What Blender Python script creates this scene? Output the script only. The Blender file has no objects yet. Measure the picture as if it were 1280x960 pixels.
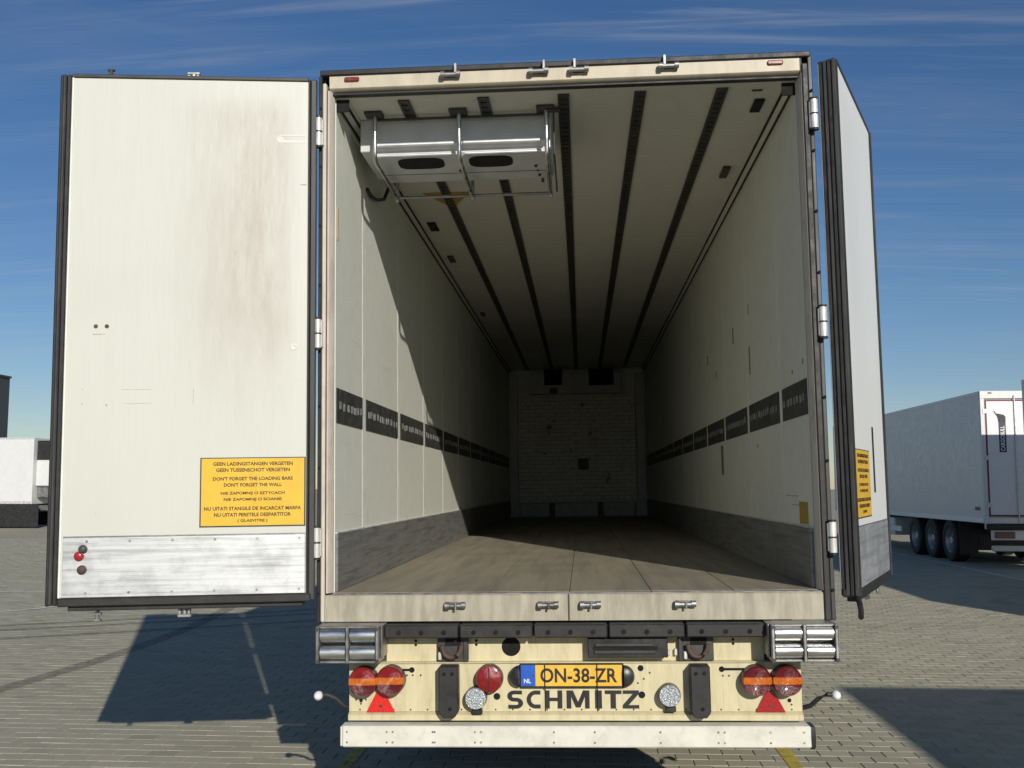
import bpy, bmesh, math, random
import numpy as np
from mathutils import Vector, Matrix
random.seed(7)
R = math.radians
S = bpy.context.scene
COL = S.collection

# ------------------------------------------------------------------ camera
cam_d = bpy.data.cameras.new('camera'); cam = bpy.data.objects.new('camera', cam_d); COL.objects.link(cam)
cam_d.sensor_fit = 'HORIZONTAL'; cam_d.sensor_width = 36.0
cam_d.lens = 36.0 * 1300.6 / 1280.0
cam_d.clip_start = 0.05; cam_d.clip_end = 5000
CAM = Vector((0.0368, -5.3336, 1.7743))
rv = Vector((0.99778, 0.066647, 0.0)); uv = Vector((0.006569, -0.098481, 0.995117)); wv = Vector((-0.066323, 0.992905, 0.0987))
cam.matrix_world = Matrix(((rv.x, uv.x, -wv.x, CAM.x), (rv.y, uv.y, -wv.y, CAM.y), (rv.z, uv.z, -wv.z, CAM.z), (0, 0, 0, 1)))
S.camera = cam
S.render.resolution_x = 1024; S.render.resolution_y = 768

# ------------------------------------------------------------------ sun and sky
SUN = Vector((-0.86, 2.36, -1.0)).normalized()          # the way the light travels
elev = math.asin(-SUN.z)
sd = bpy.data.lights.new('sun', 'SUN'); sd.energy = 4.2; sd.angle = R(0.53); sd.color = (1.0, 0.945, 0.85)
so = bpy.data.objects.new('sun', sd); COL.objects.link(so)
so.rotation_euler = SUN.to_track_quat('-Z', 'Y').to_euler(); so.location = (6, -18, 12)
W = bpy.data.worlds.new('World'); S.world = W; W.use_nodes = True
wn = W.node_tree.nodes; wl = W.node_tree.links; wn.clear()
def wnode(t, **k):
    n = wn.new(t)
    for a, b in k.items(): setattr(n, a, b)
    return n
sky = wnode('ShaderNodeTexSky', sky_type='NISHITA', sun_disc=False, sun_elevation=elev,
            sun_rotation=math.atan2(-SUN.x, -SUN.y), altitude=0, air_density=1.0, dust_density=0.1, ozone_density=2.0)
tc = wnode('ShaderNodeTexCoord'); sp = wnode('ShaderNodeSeparateXYZ'); wl.new(tc.outputs['Generated'], sp.inputs[0])
def wmath(op, a, b=None, c=None):
    n = wnode('ShaderNodeMath', operation=op)
    for i, v in enumerate((a, b, c)):
        if v is None: continue
        if isinstance(v, (int, float)): n.inputs[i].default_value = v
        else: wl.new(v, n.inputs[i])
    return n.outputs[0]
zz = wmath('ADD', wmath('MAXIMUM', sp.outputs[2], 0.0), 0.12)
cb = wnode('ShaderNodeCombineXYZ'); wl.new(wmath('DIVIDE', sp.outputs[0], zz), cb.inputs[0]); wl.new(wmath('DIVIDE', sp.outputs[1], zz), cb.inputs[1])
def streaks(rot, sc, lo, hi, det, dist, off):
    mp = wnode('ShaderNodeMapping'); wl.new(cb.outputs[0], mp.inputs[0])
    mp.inputs['Rotation'].default_value = (0, 0, rot); mp.inputs['Scale'].default_value = sc; mp.inputs['Location'].default_value = off
    nz = wnode('ShaderNodeTexNoise'); nz.inputs['Scale'].default_value = 1.0; nz.inputs['Detail'].default_value = det
    nz.inputs['Roughness'].default_value = 0.62; nz.inputs['Distortion'].default_value = dist
    wl.new(mp.outputs[0], nz.inputs['Vector'])
    mr = wnode('ShaderNodeMapRange', interpolation_type='SMOOTHSTEP'); mr.inputs[1].default_value = lo; mr.inputs[2].default_value = hi
    wl.new(nz.outputs[0], mr.inputs[0]); return mr.outputs[0]
c1 = streaks(R(48), (0.55, 2.6, 1), 0.44, 0.80, 7, 1.2, (3.1, 1.7, 0))
c2 = streaks(R(55), (0.45, 6.5, 1), 0.50, 0.82, 8, 0.8, (8.3, 0.4, 0))
c3 = streaks(R(60), (0.6, 11.0, 1), 0.50, 0.78, 9, 0.9, (1.3, 5.4, 0)); c4 = streaks(R(-68), (1.0, 8.0, 1), 0.52, 0.80, 9, 1.0, (6.3, 2.4, 0))
patch = streaks(R(10), (0.8, 1.1, 1), 0.42, 0.68, 3, 0.3, (4.0, 9.0, 0))
fib = wmath('MULTIPLY', wmath('ADD', c3, c4), wmath('ADD', wmath('MULTIPLY', patch, 0.85), 0.15))
cl = wmath('MINIMUM', wmath('ADD', wmath('MULTIPLY', wmath('ADD', wmath('MULTIPLY', c1, 0.5), wmath('MULTIPLY', c2, 0.5)), 0.26), wmath('MULTIPLY', fib, 0.36)), 0.7)
hs = wnode('ShaderNodeHueSaturation'); hs.inputs['Saturation'].default_value = 1.15; hs.inputs['Value'].default_value = 1.0
tn = wnode('ShaderNodeMix', data_type='RGBA', blend_type='MULTIPLY'); tn.inputs[0].default_value = 1.0
wl.new(sky.outputs[0], tn.inputs[6]); tn.inputs[7].default_value = (0.97, 1.03, 1.20, 1); wl.new(tn.outputs[2], hs.inputs['Color'])
mx = wnode('ShaderNodeMix', data_type='RGBA'); wl.new(cl, mx.inputs[0]); wl.new(hs.outputs[0], mx.inputs[6]); mx.inputs[7].default_value = (7.2, 7.6, 8.2, 1)
bg = wnode('ShaderNodeBackground'); bg.inputs[1].default_value = 0.060; wl.new(mx.outputs[2], bg.inputs[0])
wo = wnode('ShaderNodeOutputWorld'); wl.new(bg.outputs[0], wo.inputs[0])
S.view_settings.view_transform = 'Standard'; S.view_settings.look = 'None'
S.view_settings.exposure = 0.0; S.view_settings.gamma = 1.0

# ------------------------------------------------------------------ materials
MATS = {}
class NT:
    def __init__(s, name):
        s.m = bpy.data.materials.new(name); s.m.use_nodes = True; s.t = s.m.node_tree; s.t.nodes.clear()
        s.out = s.n('ShaderNodeOutputMaterial'); s.p = s.n('ShaderNodeBsdfPrincipled'); s.l(s.p.outputs[0], s.out.inputs[0])
        MATS[name] = s.m
    def n(s, t, **k):
        n = s.t.nodes.new(t)
        for a, b in k.items(): setattr(n, a, b)
        return n
    def l(s, a, b): s.t.links.new(a, b)
    def coord(s, kind='Object', scale=(1, 1, 1), rot=(0, 0, 0), loc=(0, 0, 0)):
        if kind == 'World': src = s.n('ShaderNodeNewGeometry').outputs['Position']
        else: src = s.n('ShaderNodeTexCoord').outputs[kind]
        mp = s.n('ShaderNodeMapping'); s.l(src, mp.inputs[0])
        mp.inputs['Scale'].default_value = scale; mp.inputs['Rotation'].default_value = rot; mp.inputs['Location'].default_value = loc
        return mp.outputs[0]
    def noise(s, vec, scale, detail=5, rough=0.6, dist=0.0):
        n = s.n('ShaderNodeTexNoise'); n.inputs['Scale'].default_value = scale; n.inputs['Detail'].default_value = detail
        n.inputs['Roughness'].default_value = rough; n.inputs['Distortion'].default_value = dist
        s.l(vec, n.inputs['Vector']); return n.outputs[0]
    def ramp(s, v, lo, hi, a=0.0, b=1.0):
        r = s.n('ShaderNodeMapRange', interpolation_type='SMOOTHSTEP'); s.l(v, r.inputs[0])
        for i, q in enumerate((lo, hi, a, b)): r.inputs[i + 1].default_value = q
        return r.outputs[0]
    def math(s, op, a, b=None):
        n = s.n('ShaderNodeMath', operation=op)
        for i, v in enumerate((a, b)):
            if v is None: continue
            if isinstance(v, (int, float)): n.inputs[i].default_value = v
            else: s.l(v, n.inputs[i])
        return n.outputs[0]
    def mix(s, f, a, b, blend='MIX'):
        n = s.n('ShaderNodeMix', data_type='RGBA', blend_type=blend)
        if isinstance(f, (int, float)): n.inputs[0].default_value = f
        else: s.l(f, n.inputs[0])
        for i, v in ((6, a), (7, b)):
            if isinstance(v, tuple): n.inputs[i].default_value = v if len(v) == 4 else v + (1,)
            else: s.l(v, n.inputs[i])
        return n.outputs[2]
    def bump(s, h, strength=0.2, dist=0.01):
        b = s.n('ShaderNodeBump'); b.inputs['Strength'].default_value = strength; b.inputs['Distance'].default_value = dist
        s.l(h, b.inputs['Height']); s.l(b.outputs[0], s.p.inputs['Normal'])
    def fin(s, col, rough, metal=0.0, coat=0.0, spec=0.5):
        if isinstance(col, tuple): s.p.inputs['Base Color'].default_value = col if len(col) == 4 else col + (1,)
        else: s.l(col, s.p.inputs['Base Color'])
        if isinstance(rough, (int, float)): s.p.inputs['Roughness'].default_value = rough
        else: s.l(rough, s.p.inputs['Roughness'])
        s.p.inputs['Metallic'].default_value = metal; s.p.inputs['Coat Weight'].default_value = coat
        s.p.inputs['Specular IOR Level'].default_value = spec
        return s.m

def simple(name, col, rough=0.5, metal=0.0, var=0.12, scale=9.0, dirt=None, dirt_amt=0.0, dscale=3.0, bump=0.0, bscale=80, coat=0.0, spec=0.5, stretch=(1, 1, 1)):
    t = NT(name); v = t.coord('Object', scale=stretch)
    n1 = t.noise(v, scale, 5)
    k = t.ramp(n1, 0.3, 0.7, 1 - var, 1 + var * 0.5)
    cc = t.n('ShaderNodeCombineColor'); 
    for i in range(3): t.l(k, cc.inputs[i])
    c = t.mix(1.0, col, cc.outputs[0], 'MULTIPLY')
    if dirt:
        n2 = t.noise(v, dscale, 8, 0.7, 0.4)
        c = t.mix(t.ramp(n2, 0.45, 0.75, 0.0, dirt_amt), c, dirt)
    if bump: t.bump(t.noise(v, bscale, 4), bump, 0.004)
    return t.fin(c, t.ramp(n1, 0.3, 0.7, max(rough - 0.08, 0.05), min(rough + 0.1, 1.0)), metal, coat, spec)

cream = simple('cream_paint', (0.61, 0.545, 0.345), 0.45, var=0.07, scale=6, dirt=(0.36, 0.28, 0.17), dirt_amt=0.5, dscale=8, stretch=(3.0, 1, 0.6))
cream_dirty = simple('cream_paint_streaked', (0.54, 0.48, 0.365), 0.5, var=0.12, scale=5, dirt=(0.36, 0.29, 0.21), dirt_amt=0.55, dscale=7, stretch=(1.6, 1, 0.5))
sill_paint = simple('worn_sill_paint', (0.40, 0.365, 0.28), 0.5, var=0.22, scale=7, dirt=(0.22, 0.19, 0.14), dirt_amt=0.6, dscale=6, stretch=(2.5, 1, 0.5))
white_bar = simple('white_bar_paint', (0.68, 0.665, 0.585), 0.45, var=0.06, dirt=(0.35, 0.31, 0.25), dirt_amt=0.4, dscale=11)
post_paint = simple('post_paint', (0.62, 0.56, 0.48), 0.45, var=0.12, scale=5, dirt=(0.25, 0.18, 0.12), dirt_amt=0.6, dscale=5, stretch=(1, 1, 0.35))
rubber = simple('black_rubber', (0.018, 0.018, 0.018), 0.55, var=0.3, scale=14, dirt=(0.06, 0.056, 0.05), dirt_amt=0.45, dscale=6, bump=0.15)
rubber_grey = simple('grey_gasket', (0.04, 0.04, 0.038), 0.5, var=0.3, scale=10, dirt=(0.10, 0.095, 0.085), dirt_amt=0.5, dscale=5, stretch=(1, 1, 0.3))
black_plastic = simple('black_plastic', (0.018, 0.018, 0.019), 0.4, var=0.25, dirt=(0.10, 0.095, 0.085), dirt_amt=0.35, dscale=12)
dark_metal = simple('dark_metal', (0.045, 0.045, 0.045), 0.5, 0.0, var=0.3, dirt=(0.12, 0.09, 0.06), dirt_amt=0.5, dscale=8)
chassis_m = simple('chassis_paint', (0.035, 0.035, 0.037), 0.6, var=0.3, dirt=(0.09, 0.08, 0.07), dirt_amt=0.6, dscale=4)
steel = simple('steel', (0.56, 0.56, 0.55), 0.34, 1.0, var=0.2, scale=18)
steel_dull = simple('dull_steel', (0.36, 0.36, 0.35), 0.45, 0.85, var=0.25, scale=12, dirt=(0.14, 0.12, 0.10), dirt_amt=0.5, dscale=10)
roller_m = simple('roller_steel', (0.72, 0.72, 0.70), 0.3, 1.0, var=0.15, scale=20, stretch=(0.2, 1, 1))
zinc = simple('zinc_hinge', (0.74, 0.73, 0.69), 0.4, 0.3, var=0.15, dirt=(0.3, 0.24, 0.17), dirt_amt=0.5, dscale=14)
rust = simple('rusty_hook', (0.10, 0.062, 0.045), 0.7, 0.2, var=0.4, scale=25, bump=0.3)
hole_m = simple('hole_black', (0.006, 0.006, 0.006), 0.9, var=0.0)
red_lens = simple('red_lens', (0.23, 0.010, 0.012), 0.14, var=0.25, scale=60, coat=0.5, bump=0.5, bscale=260)
dark_red_lens = simple('dark_red_lens', (0.11, 0.006, 0.008), 0.16, var=0.25, scale=60, coat=0.5, bump=0.5, bscale=260)
amber_lens = simple('amber_lens', (0.55, 0.135, 0.012), 0.15, var=0.25, scale=60, coat=0.5, bump=0.5, bscale=260)
red_refl = simple('red_reflector', (0.66, 0.022, 0.018), 0.25, var=0.12, scale=90, coat=0.6)
dark_red_refl = simple('dark_red_reflector', (0.36, 0.012, 0.015), 0.25, var=0.2, scale=90, coat=0.6)
red_lamp_hdr = simple('marker_red', (0.22, 0.04, 0.035), 0.3, var=0.3, scale=60, coat=0.5)
plate_y = simple('plate_yellow', (0.80, 0.47, 0.055), 0.38, var=0.05, dirt=(0.35, 0.22, 0.05), dirt_amt=0.3, dscale=14)
plate_b = simple('plate_blue', (0.018, 0.10, 0.48), 0.4, var=0.05)
plate_w = simple('plate_white', (0.78, 0.78, 0.78), 0.4, var=0.05)
ink = simple('black_ink', (0.014, 0.014, 0.016), 0.5, var=0.1)
ink_brown = simple('label_ink', (0.045, 0.028, 0.008), 0.55, var=0.1)
label_y = simple('label_yellow', (0.78, 0.46, 0.035), 0.45, var=0.05, dirt=(0.5, 0.30, 0.05), dirt_amt=0.35, dscale=12)
label_dim = simple('label_olive', (0.42, 0.27, 0.03), 0.5, var=0.2)
alu = simple('aluminium', (0.70, 0.71, 0.72), 0.5, 0.55, var=0.12, scale=10)
housing_m = simple('evaporator_sheet', (0.58, 0.585, 0.58), 0.58, 0.0, var=0.1, scale=6)
bulk_low = simple('bulkhead_base', (0.42, 0.43, 0.45), 0.5, 0.1, var=0.2)
trailer_white = simple('trailer_white', (0.66, 0.665, 0.65), 0.38, var=0.04, dirt=(0.5, 0.5, 0.48), dirt_amt=0.2, dscale=1.5)
trailer_grey = simple('trailer_door_grey', (0.74, 0.75, 0.75), 0.4, var=0.04)
tyre_m = simple('tyre_rubber', (0.016, 0.016, 0.016), 0.75, var=0.3, scale=20, bump=0.3, bscale=50)
rim_m = simple('wheel_rim', (0.42, 0.42, 0.42), 0.45, 0.6, var=0.25, dirt=(0.1, 0.09, 0.08), dirt_amt=0.5, dscale=8)
red_seal = simple('dark_red_seal', (0.17, 0.02, 0.025), 0.6, var=0.2)
purple = simple('purple_print', (0.035, 0.02, 0.06), 0.5, var=0.2)
clad = simple('dark_cladding', (0.055, 0.066, 0.07), 0.5, 0.2, var=0.12, scale=0.6)
paint_w = None

def glass_prism():
    t = NT('clear_prism_lens'); v = t.coord('Object', scale=(1, 1, 1))
    vo = t.n('ShaderNodeTexVoronoi'); vo.inputs['Scale'].default_value = 95; t.l(v, vo.inputs['Vector'])
    t.bump(vo.outputs['Distance'], 0.9, 0.01)
    c = t.mix(t.ramp(vo.outputs['Distance'], 0.1, 0.6), (0.78, 0.82, 0.84), (0.42, 0.46, 0.48))
    return t.fin(c, 0.18, 0.25, 0.8)
prism_lens = glass_prism()

def wall_mat(name, base, stains, scuff):
    """off-white plastic liner: faint blotches, long thin scuffs, spots"""
    t = NT(name); v = t.coord('Object')
    n1 = t.noise(v, 1.3, 6, 0.6); n2 = t.noise(t.coord('Object', scale=(1, 0.5, 14)), 1.8, 7, 0.7, 0.3)
    n3 = t.noise(v, 22, 3, 0.5)
    c = t.mix(t.ramp(n1, 0.35, 0.75, 0.0, 0.55), base, tuple(b * 0.84 for b in base))
    c = t.mix(t.ramp(n2, 0.60, 0.78, 0.0, scuff), c, stains)
    c = t.mix(t.ramp(n3, 0.70, 0.78, 0.0, 0.35), c, tuple(b * 0.55 for b in stains))
    n4 = t.noise(v, 9, 8, 0.75); c = t.mix(t.ramp(n4, 0.42, 0.68, 0.0, 0.35), c, tuple(b * 0.80 for b in base))
    vs = t.noise(t.coord('Object', scale=(1, 9, 0.35)), 3.0, 5, 0.6)
    c = t.mix(t.ramp(vs, 0.58, 0.85, 0.0, 0.25), c, tuple(b * 0.8 for b in base))
    t.bump(t.noise(v, 35, 4), 0.06, 0.01)
    return t.fin(c, t.ramp(n1, 0.3, 0.7, 0.38, 0.55))
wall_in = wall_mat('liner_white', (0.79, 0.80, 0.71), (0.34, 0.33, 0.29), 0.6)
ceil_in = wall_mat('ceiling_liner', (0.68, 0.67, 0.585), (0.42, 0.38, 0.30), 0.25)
seam_m = simple('seam_strip', (0.80, 0.81, 0.73), 0.45, var=0.06)
strip_m = simple('dark_strip', (0.045, 0.047, 0.045), 0.5, var=0.25, scale=16, dirt=(0.16, 0.16, 0.15), dirt_amt=0.45, dscale=14)
slot_m = simple('strip_slot', (0.30, 0.30, 0.28), 0.5, var=0.4, scale=20)
rail_m = simple('ceiling_rail_metal', (0.06, 0.06, 0.052), 0.5, 0.3, var=0.3)

def door_mat(name, base, dark, stain):
    t = NT(name); v = t.coord('Object')
    n1 = t.noise(v, 1.6, 6); c = t.mix(t.ramp(n1, 0.35, 0.75, 0.0, 0.4), base, dark)
    # brown rub marks near the hinge side, upper half
    sp = t.n('ShaderNodeSeparateXYZ'); t.l(t.n('ShaderNodeTexCoord').outputs['Object'], sp.inputs[0])
    wx = t.math('MULTIPLY', t.ramp(sp.outputs[0], 0.07, 0.22), t.ramp(sp.outputs[0], 0.32, 0.85, 1.0, 0.0))
    wz = t.math('MULTIPLY', t.ramp(sp.outputs[2], 0.7, 1.7), t.ramp(sp.outputs[2], 2.5, 2.68, 1.0, 0.0))
    st = t.noise(t.coord('Object', scale=(5, 1, 1.1)), 1.7, 10, 0.76, 0.0)
    f = t.math('MULTIPLY', t.math('MULTIPLY', wx, wz), t.ramp(st, 0.25, 0.72, 0.1, stain))
    c = t.mix(f, c, (0.40, 0.345, 0.285))
    # thin scratches
    s2 = t.noise(t.coord('Object', scale=(22, 1, 1.3)), 2.0, 6, 0.6)
    c = t.mix(t.ramp(s2, 0.63, 0.74, 0.0, 0.30), c, (0.52, 0.49, 0.43))
    s4 = t.noise(t.coord('Object', scale=(1.3, 1, 24)), 2.2, 6, 0.6)
    c = t.mix(t.ramp(s4, 0.64, 0.76, 0.0, 0.24), c, (0.50, 0.46, 0.40))
    s3 = t.noise(v, 26, 3); c = t.mix(t.ramp(s3, 0.71, 0.77, 0.0, 0.45), c, (0.34, 0.30, 0.25))
    t.bump(t.noise(t.coord('Object', scale=(8, 1, 0.8)), 2.0, 5), 0.08, 0.02)
    return t.fin(c, 0.42)
door_m = door_mat('door_liner', (0.585, 0.59, 0.53), (0.54, 0.545, 0.49), 0.78); door_pale = door_mat('door_liner_pale', (0.76, 0.77, 0.74), (0.70, 0.71, 0.68), 0.12)  # the right door takes a paler base and weaker stains

scrape_m = simple('bare_scrape', (0.66, 0.665, 0.61), 0.5, var=0.1, scale=30)
scuff_m = simple('dark_scuff', (0.17, 0.155, 0.13), 0.7, var=0.5, scale=40)
scuff_door = simple('faint_scuff', (0.37, 0.355, 0.30), 0.7, var=0.5, scale=40)
def brushed(name, base, streak, metal, sx=(1.0, 1, 30), rough=0.45):
    t = NT(name)
    a = t.noise(t.coord('Object', scale=sx), 1.6, 8, 0.7, 0.2); b = t.noise(t.coord('Object'), 5, 6, 0.7)
    c = t.mix(t.ramp(a, 0.42, 0.68, 0.0, 0.85), base, streak)
    c = t.mix(t.ramp(b, 0.55, 0.8, 0.0, 0.5), c, tuple(q * 0.6 for q in streak))
    t.bump(a, 0.1, 0.004)
    return t.fin(c, t.ramp(b, 0.3, 0.7, rough - 0.08, rough + 0.12), metal)
kick_door = brushed('scratched_kick_plate', (0.72, 0.73, 0.73), (0.44, 0.45, 0.46), 0.82)
kick_wall = brushed('dirty_kick_plate', (0.235, 0.235, 0.225), (0.12, 0.115, 0.105), 0.25, sx=(1, 1.0, 26), rough=0.5)

def floor_mat():
    t = NT('worn_floor')
    a = t.noise(t.coord('Object', scale=(9, 0.5, 1)), 1.4, 8, 0.7, 0.3); b = t.noise(t.coord('Object'), 1.2, 7, 0.65); d = t.noise(t.coord('Object'), 60, 3)
    c = t.mix(t.ramp(a, 0.38, 0.68), (0.31, 0.27, 0.195), (0.215, 0.195, 0.155))
    c = t.mix(t.ramp(b, 0.45, 0.72, 0.0, 0.6), c, (0.17, 0.16, 0.135))
    c = t.mix(t.ramp(d, 0.66, 0.76, 0.0, 0.5), c, (0.50, 0.47, 0.40))
    t.bump(d, 0.25, 0.004)
    return t.fin(c, 0.6)
floor_m = floor_mat()

def bulk_mat():
    t = NT('pitted_bulkhead')
    v0 = t.coord('Object', rot=(R(90), 0, 0)); dn = t.n('ShaderNodeTexNoise'); dn.inputs['Scale'].default_value = 14; t.l(v0, dn.inputs['Vector'])
    va = t.n('ShaderNodeVectorMath', operation='MULTIPLY_ADD'); t.l(dn.outputs['Color'], va.inputs[0]); va.inputs[1].default_value = (0.06, 0.03, 0.03); t.l(v0, va.inputs[2]); v = va.outputs[0]
    br = t.n('ShaderNodeTexBrick'); t.l(v, br.inputs['Vector'])
    br.inputs['Color1'].default_value = (0.88, 0.85, 0.78, 1); br.inputs['Color2'].default_value = (0.80, 0.76, 0.69, 1); br.inputs['Mortar'].default_value = (0.55, 0.51, 0.45, 1)
    br.inputs['Scale'].default_value = 1.0; br.inputs['Brick Width'].default_value = 0.24; br.inputs['Row Height'].default_value = 0.07; br.inputs['Mortar Size'].default_value = 0.006
    n = t.noise(t.coord('Object'), 3.2, 6, 0.7); n2 = t.noise(t.coord('Object'), 11, 4, 0.6)
    c = t.mix(t.ramp(n, 0.61, 0.70, 0.0, 0.85), br.outputs[0], (0.07, 0.05, 0.035))
    c = t.mix(t.ramp(n2, 0.52, 0.70, 0.0, 0.4), c, (0.22, 0.18, 0.14))
    t.bump(n2, 0.3, 0.02)
    return t.fin(c, 0.8)
bulk_m = bulk_mat()

def ground_tone(t):
    """shared colour fields of the yard in world metres"""
    v = t.coord('World')
    big = t.noise(v, 0.11, 6, 0.6, 0.6); mid = t.noise(v, 0.9, 6, 0.65); band = t.noise(t.coord('World', scale=(0.05, 0.9, 1)), 1.0, 5, 0.6)
    return big, mid, band
def paver_mat():
    t = NT('concrete_paver')
    big, mid, band = ground_tone(t)
    g = t.n('ShaderNodeNewGeometry'); oi = t.n('ShaderNodeObjectInfo')
    r = t.math('FRACT', t.math('ADD', g.outputs['Random Per Island'], oi.outputs['Random']))
    c = t.mix(r, (0.365, 0.34, 0.25), (0.425, 0.398, 0.294))
    c = t.mix(t.ramp(big, 0.38, 0.66, 0.0, 0.4), c, (0.37, 0.35, 0.275))
    c = t.mix(t.ramp(mid, 0.5, 0.76, 0.0, 0.5), c, (0.285, 0.262, 0.185))
    c = t.mix(t.ramp(band, 0.52, 0.72, 0.0, 0.35), c, (0.28, 0.26, 0.19))
    c = t.mix(t.ramp(r, 0.93, 0.97, 0.0, 0.55), c, (0.255, 0.238, 0.18))
    oil = t.noise(t.coord('World', loc=(3.7, 1.2, 0)), 0.55, 7, 0.62, 0.3); c = t.mix(t.ramp(oil, 0.60, 0.74, 0.0, 0.6), c, (0.20, 0.188, 0.15))
    fine = t.noise(t.coord('World'), 55, 3, 0.6)
    c = t.mix(t.ramp(fine, 0.55, 0.75, 0.0, 0.35), c, (0.21, 0.20, 0.175))
    t.bump(fine, 0.35, 0.004)
    return t.fin(c, 0.85, spec=0.25)
paver_m = paver_mat()
def far_mat():
    t = NT('paving_far')
    big, mid, band = ground_tone(t)
    br = t.n('ShaderNodeTexBrick'); t.l(t.coord('World'), br.inputs['Vector'])
    br.inputs['Color1'].default_value = (0.375, 0.349, 0.252, 1); br.inputs['Color2'].default_value = (0.415, 0.387, 0.283, 1); br.inputs['Mortar'].default_value = (0.17, 0.155, 0.13, 1)
    br.inputs['Scale'].default_value = 1.0; br.inputs['Brick Width'].default_value = 0.214; br.inputs['Row Height'].default_value = 0.146; br.inputs['Mortar Size'].default_value = 0.004
    c = t.mix(t.ramp(big, 0.38, 0.66, 0.0, 0.4), br.outputs[0], (0.37, 0.35, 0.275))
    c = t.mix(t.ramp(mid, 0.5, 0.76, 0.0, 0.5), c, (0.285, 0.262, 0.185))
    c = t.mix(t.ramp(band, 0.52, 0.72, 0.0, 0.45), c, (0.265, 0.246, 0.18))
    return t.fin(c, 0.85, spec=0.25)
far_m = far_mat()
sand_m = simple('joint_sand', (0.17, 0.15, 0.105), 0.9, var=0.3, scale=6, spec=0.2)
def worn_paint(name, col, wear):
    t = NT(name)
    n = t.noise(t.coord('World'), 9, 7, 0.7); n2 = t.noise(t.coord('World'), 1.3, 4)
    k = t.math('MULTIPLY', t.ramp(n, wear - 0.1, wear + 0.12, 1.0, 0.15), t.ramp(n2, 0.3, 0.7, 1.0, 0.65))
    c = t.mix(t.ramp(n, 0.3, 0.7, 0.0, 0.4), col, tuple(q * 0.7 for q in col))
    t.fin(c, 0.7); t.l(k, t.p.inputs['Alpha']); return t.m
line_y = worn_paint('yellow_line_paint', (0.62, 0.48, 0.05), 0.56)
line_w = worn_paint('white_line_paint', (0.78, 0.77, 0.72), 0.58)
def skid():
    t = NT('tyre_mark_film'); n = t.noise(t.coord('World', scale=(3, 3, 1)), 4, 6, 0.7)
    t.fin((0.06, 0.055, 0.05), 0.8); t.l(t.ramp(n, 0.3, 0.75, 0.42, 0.04), t.p.inputs['Alpha']); return t.m
skid_m = skid()

# ------------------------------------------------------------------ mesh helpers
def BX(bm, x0, x1, y0, y1, z0, z1, bev=0.0, seg=1):
    g = bmesh.ops.create_cube(bm, size=1.0)
    vs = g['verts']
    for v in vs:
        v.co = Vector((x0 + (v.co.x + .5) * (x1 - x0), y0 + (v.co.y + .5) * (y1 - y0), z0 + (v.co.z + .5) * (z1 - z0)))
    if bev:
        es = list({e for v in vs for e in v.link_edges})
        bmesh.ops.bevel(bm, geom=es, offset=bev, segments=seg, affect='EDGES', profile=0.5)
def CY(bm, p0, p1, r, seg=16, r2=None):
    p0 = Vector(p0); p1 = Vector(p1); d = p1 - p0; r2 = r if r2 is None else r2
    q = d.to_track_quat('Z', 'Y'); rings = []
    for p, rr in ((p0, r), (p1, r2)):
        rings.append([bm.verts.new(p + q @ Vector((rr * math.cos(2 * math.pi * i / seg), rr * math.sin(2 * math.pi * i / seg), 0))) for i in range(seg)])
    for i in range(seg):
        bm.faces.new((rings[0][i], rings[0][(i + 1) % seg], rings[1][(i + 1) % seg], rings[1][i]))
    bm.faces.new(rings[0][::-1]); bm.faces.new(rings[1])
def TU(bm, pts, r, seg=8):
    pts = [Vector(p) for p in pts]; rings = []
    for k, p in enumerate(pts):
        if k == 0: d = pts[1] - p
        elif k == len(pts) - 1: d = p - pts[-2]
        else: d = ((pts[k + 1] - p).normalized() + (p - pts[k - 1]).normalized())
        d.normalize(); ref = Vector((1, 0, 0)) if abs(d.x) < 0.9 else Vector((0, 0, 1))
        a = d.cross(ref).normalized(); b = d.cross(a).normalized()
        rings.append([bm.verts.new(p + a * r * math.cos(2 * math.pi * i / seg) + b * r * math.sin(2 * math.pi * i / seg)) for i in range(seg)])
    for k in range(len(rings) - 1):
        for i in range(seg):
            bm.faces.new((rings[k][i], rings[k][(i + 1) % seg], rings[k + 1][(i + 1) % seg], rings[k + 1][i]))
    bm.faces.new(rings[0][::-1]); bm.faces.new(rings[-1])
def LA(bm, prof, seg, M):
    """revolve (radius, height) about local Z, then transform with M"""
    rings = []
    for r, h in prof:
        if r < 1e-6: rings.append([bm.verts.new(M @ Vector((0, 0, h)))])
        else: rings.append([bm.verts.new(M @ Vector((r * math.cos(2 * math.pi * i / seg), r * math.sin(2 * math.pi * i / seg), h))) for i in range(seg)])
    for a, b in zip(rings, rings[1:]):
        for i in range(seg):
            j = (i + 1) % seg
            if len(a) == 1 and len(b) == 1: continue
            if len(a) == 1: bm.faces.new((a[0], b[j], b[i]))
            elif len(b) == 1: bm.faces.new((a[i], a[j], b[0]))
            else: bm.faces.new((a[i], a[j], b[j], b[i]))
def PR(bm, poly, f0, f1):
    """prism of a polygon: f0/f1 map (u,v) to 3-D points of the two end faces"""
    a = [bm.verts.new(f0(*p)) for p in poly]; b = [bm.verts.new(f1(*p)) for p in poly]
    n = len(poly)
    bm.faces.new(a); bm.faces.new(b[::-1])
    for i in range(n): bm.faces.new((a[i], b[i], b[(i + 1) % n], a[(i + 1) % n]))
def PXZ(bm, poly, y0, y1): PR(bm, poly, lambda u, v: (u, y0, v), lambda u, v: (u, y1, v))
def PYZ(bm, poly, x0, x1): PR(bm, poly, lambda u, v: (x0, u, v), lambda u, v: (x1, u, v))
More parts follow.
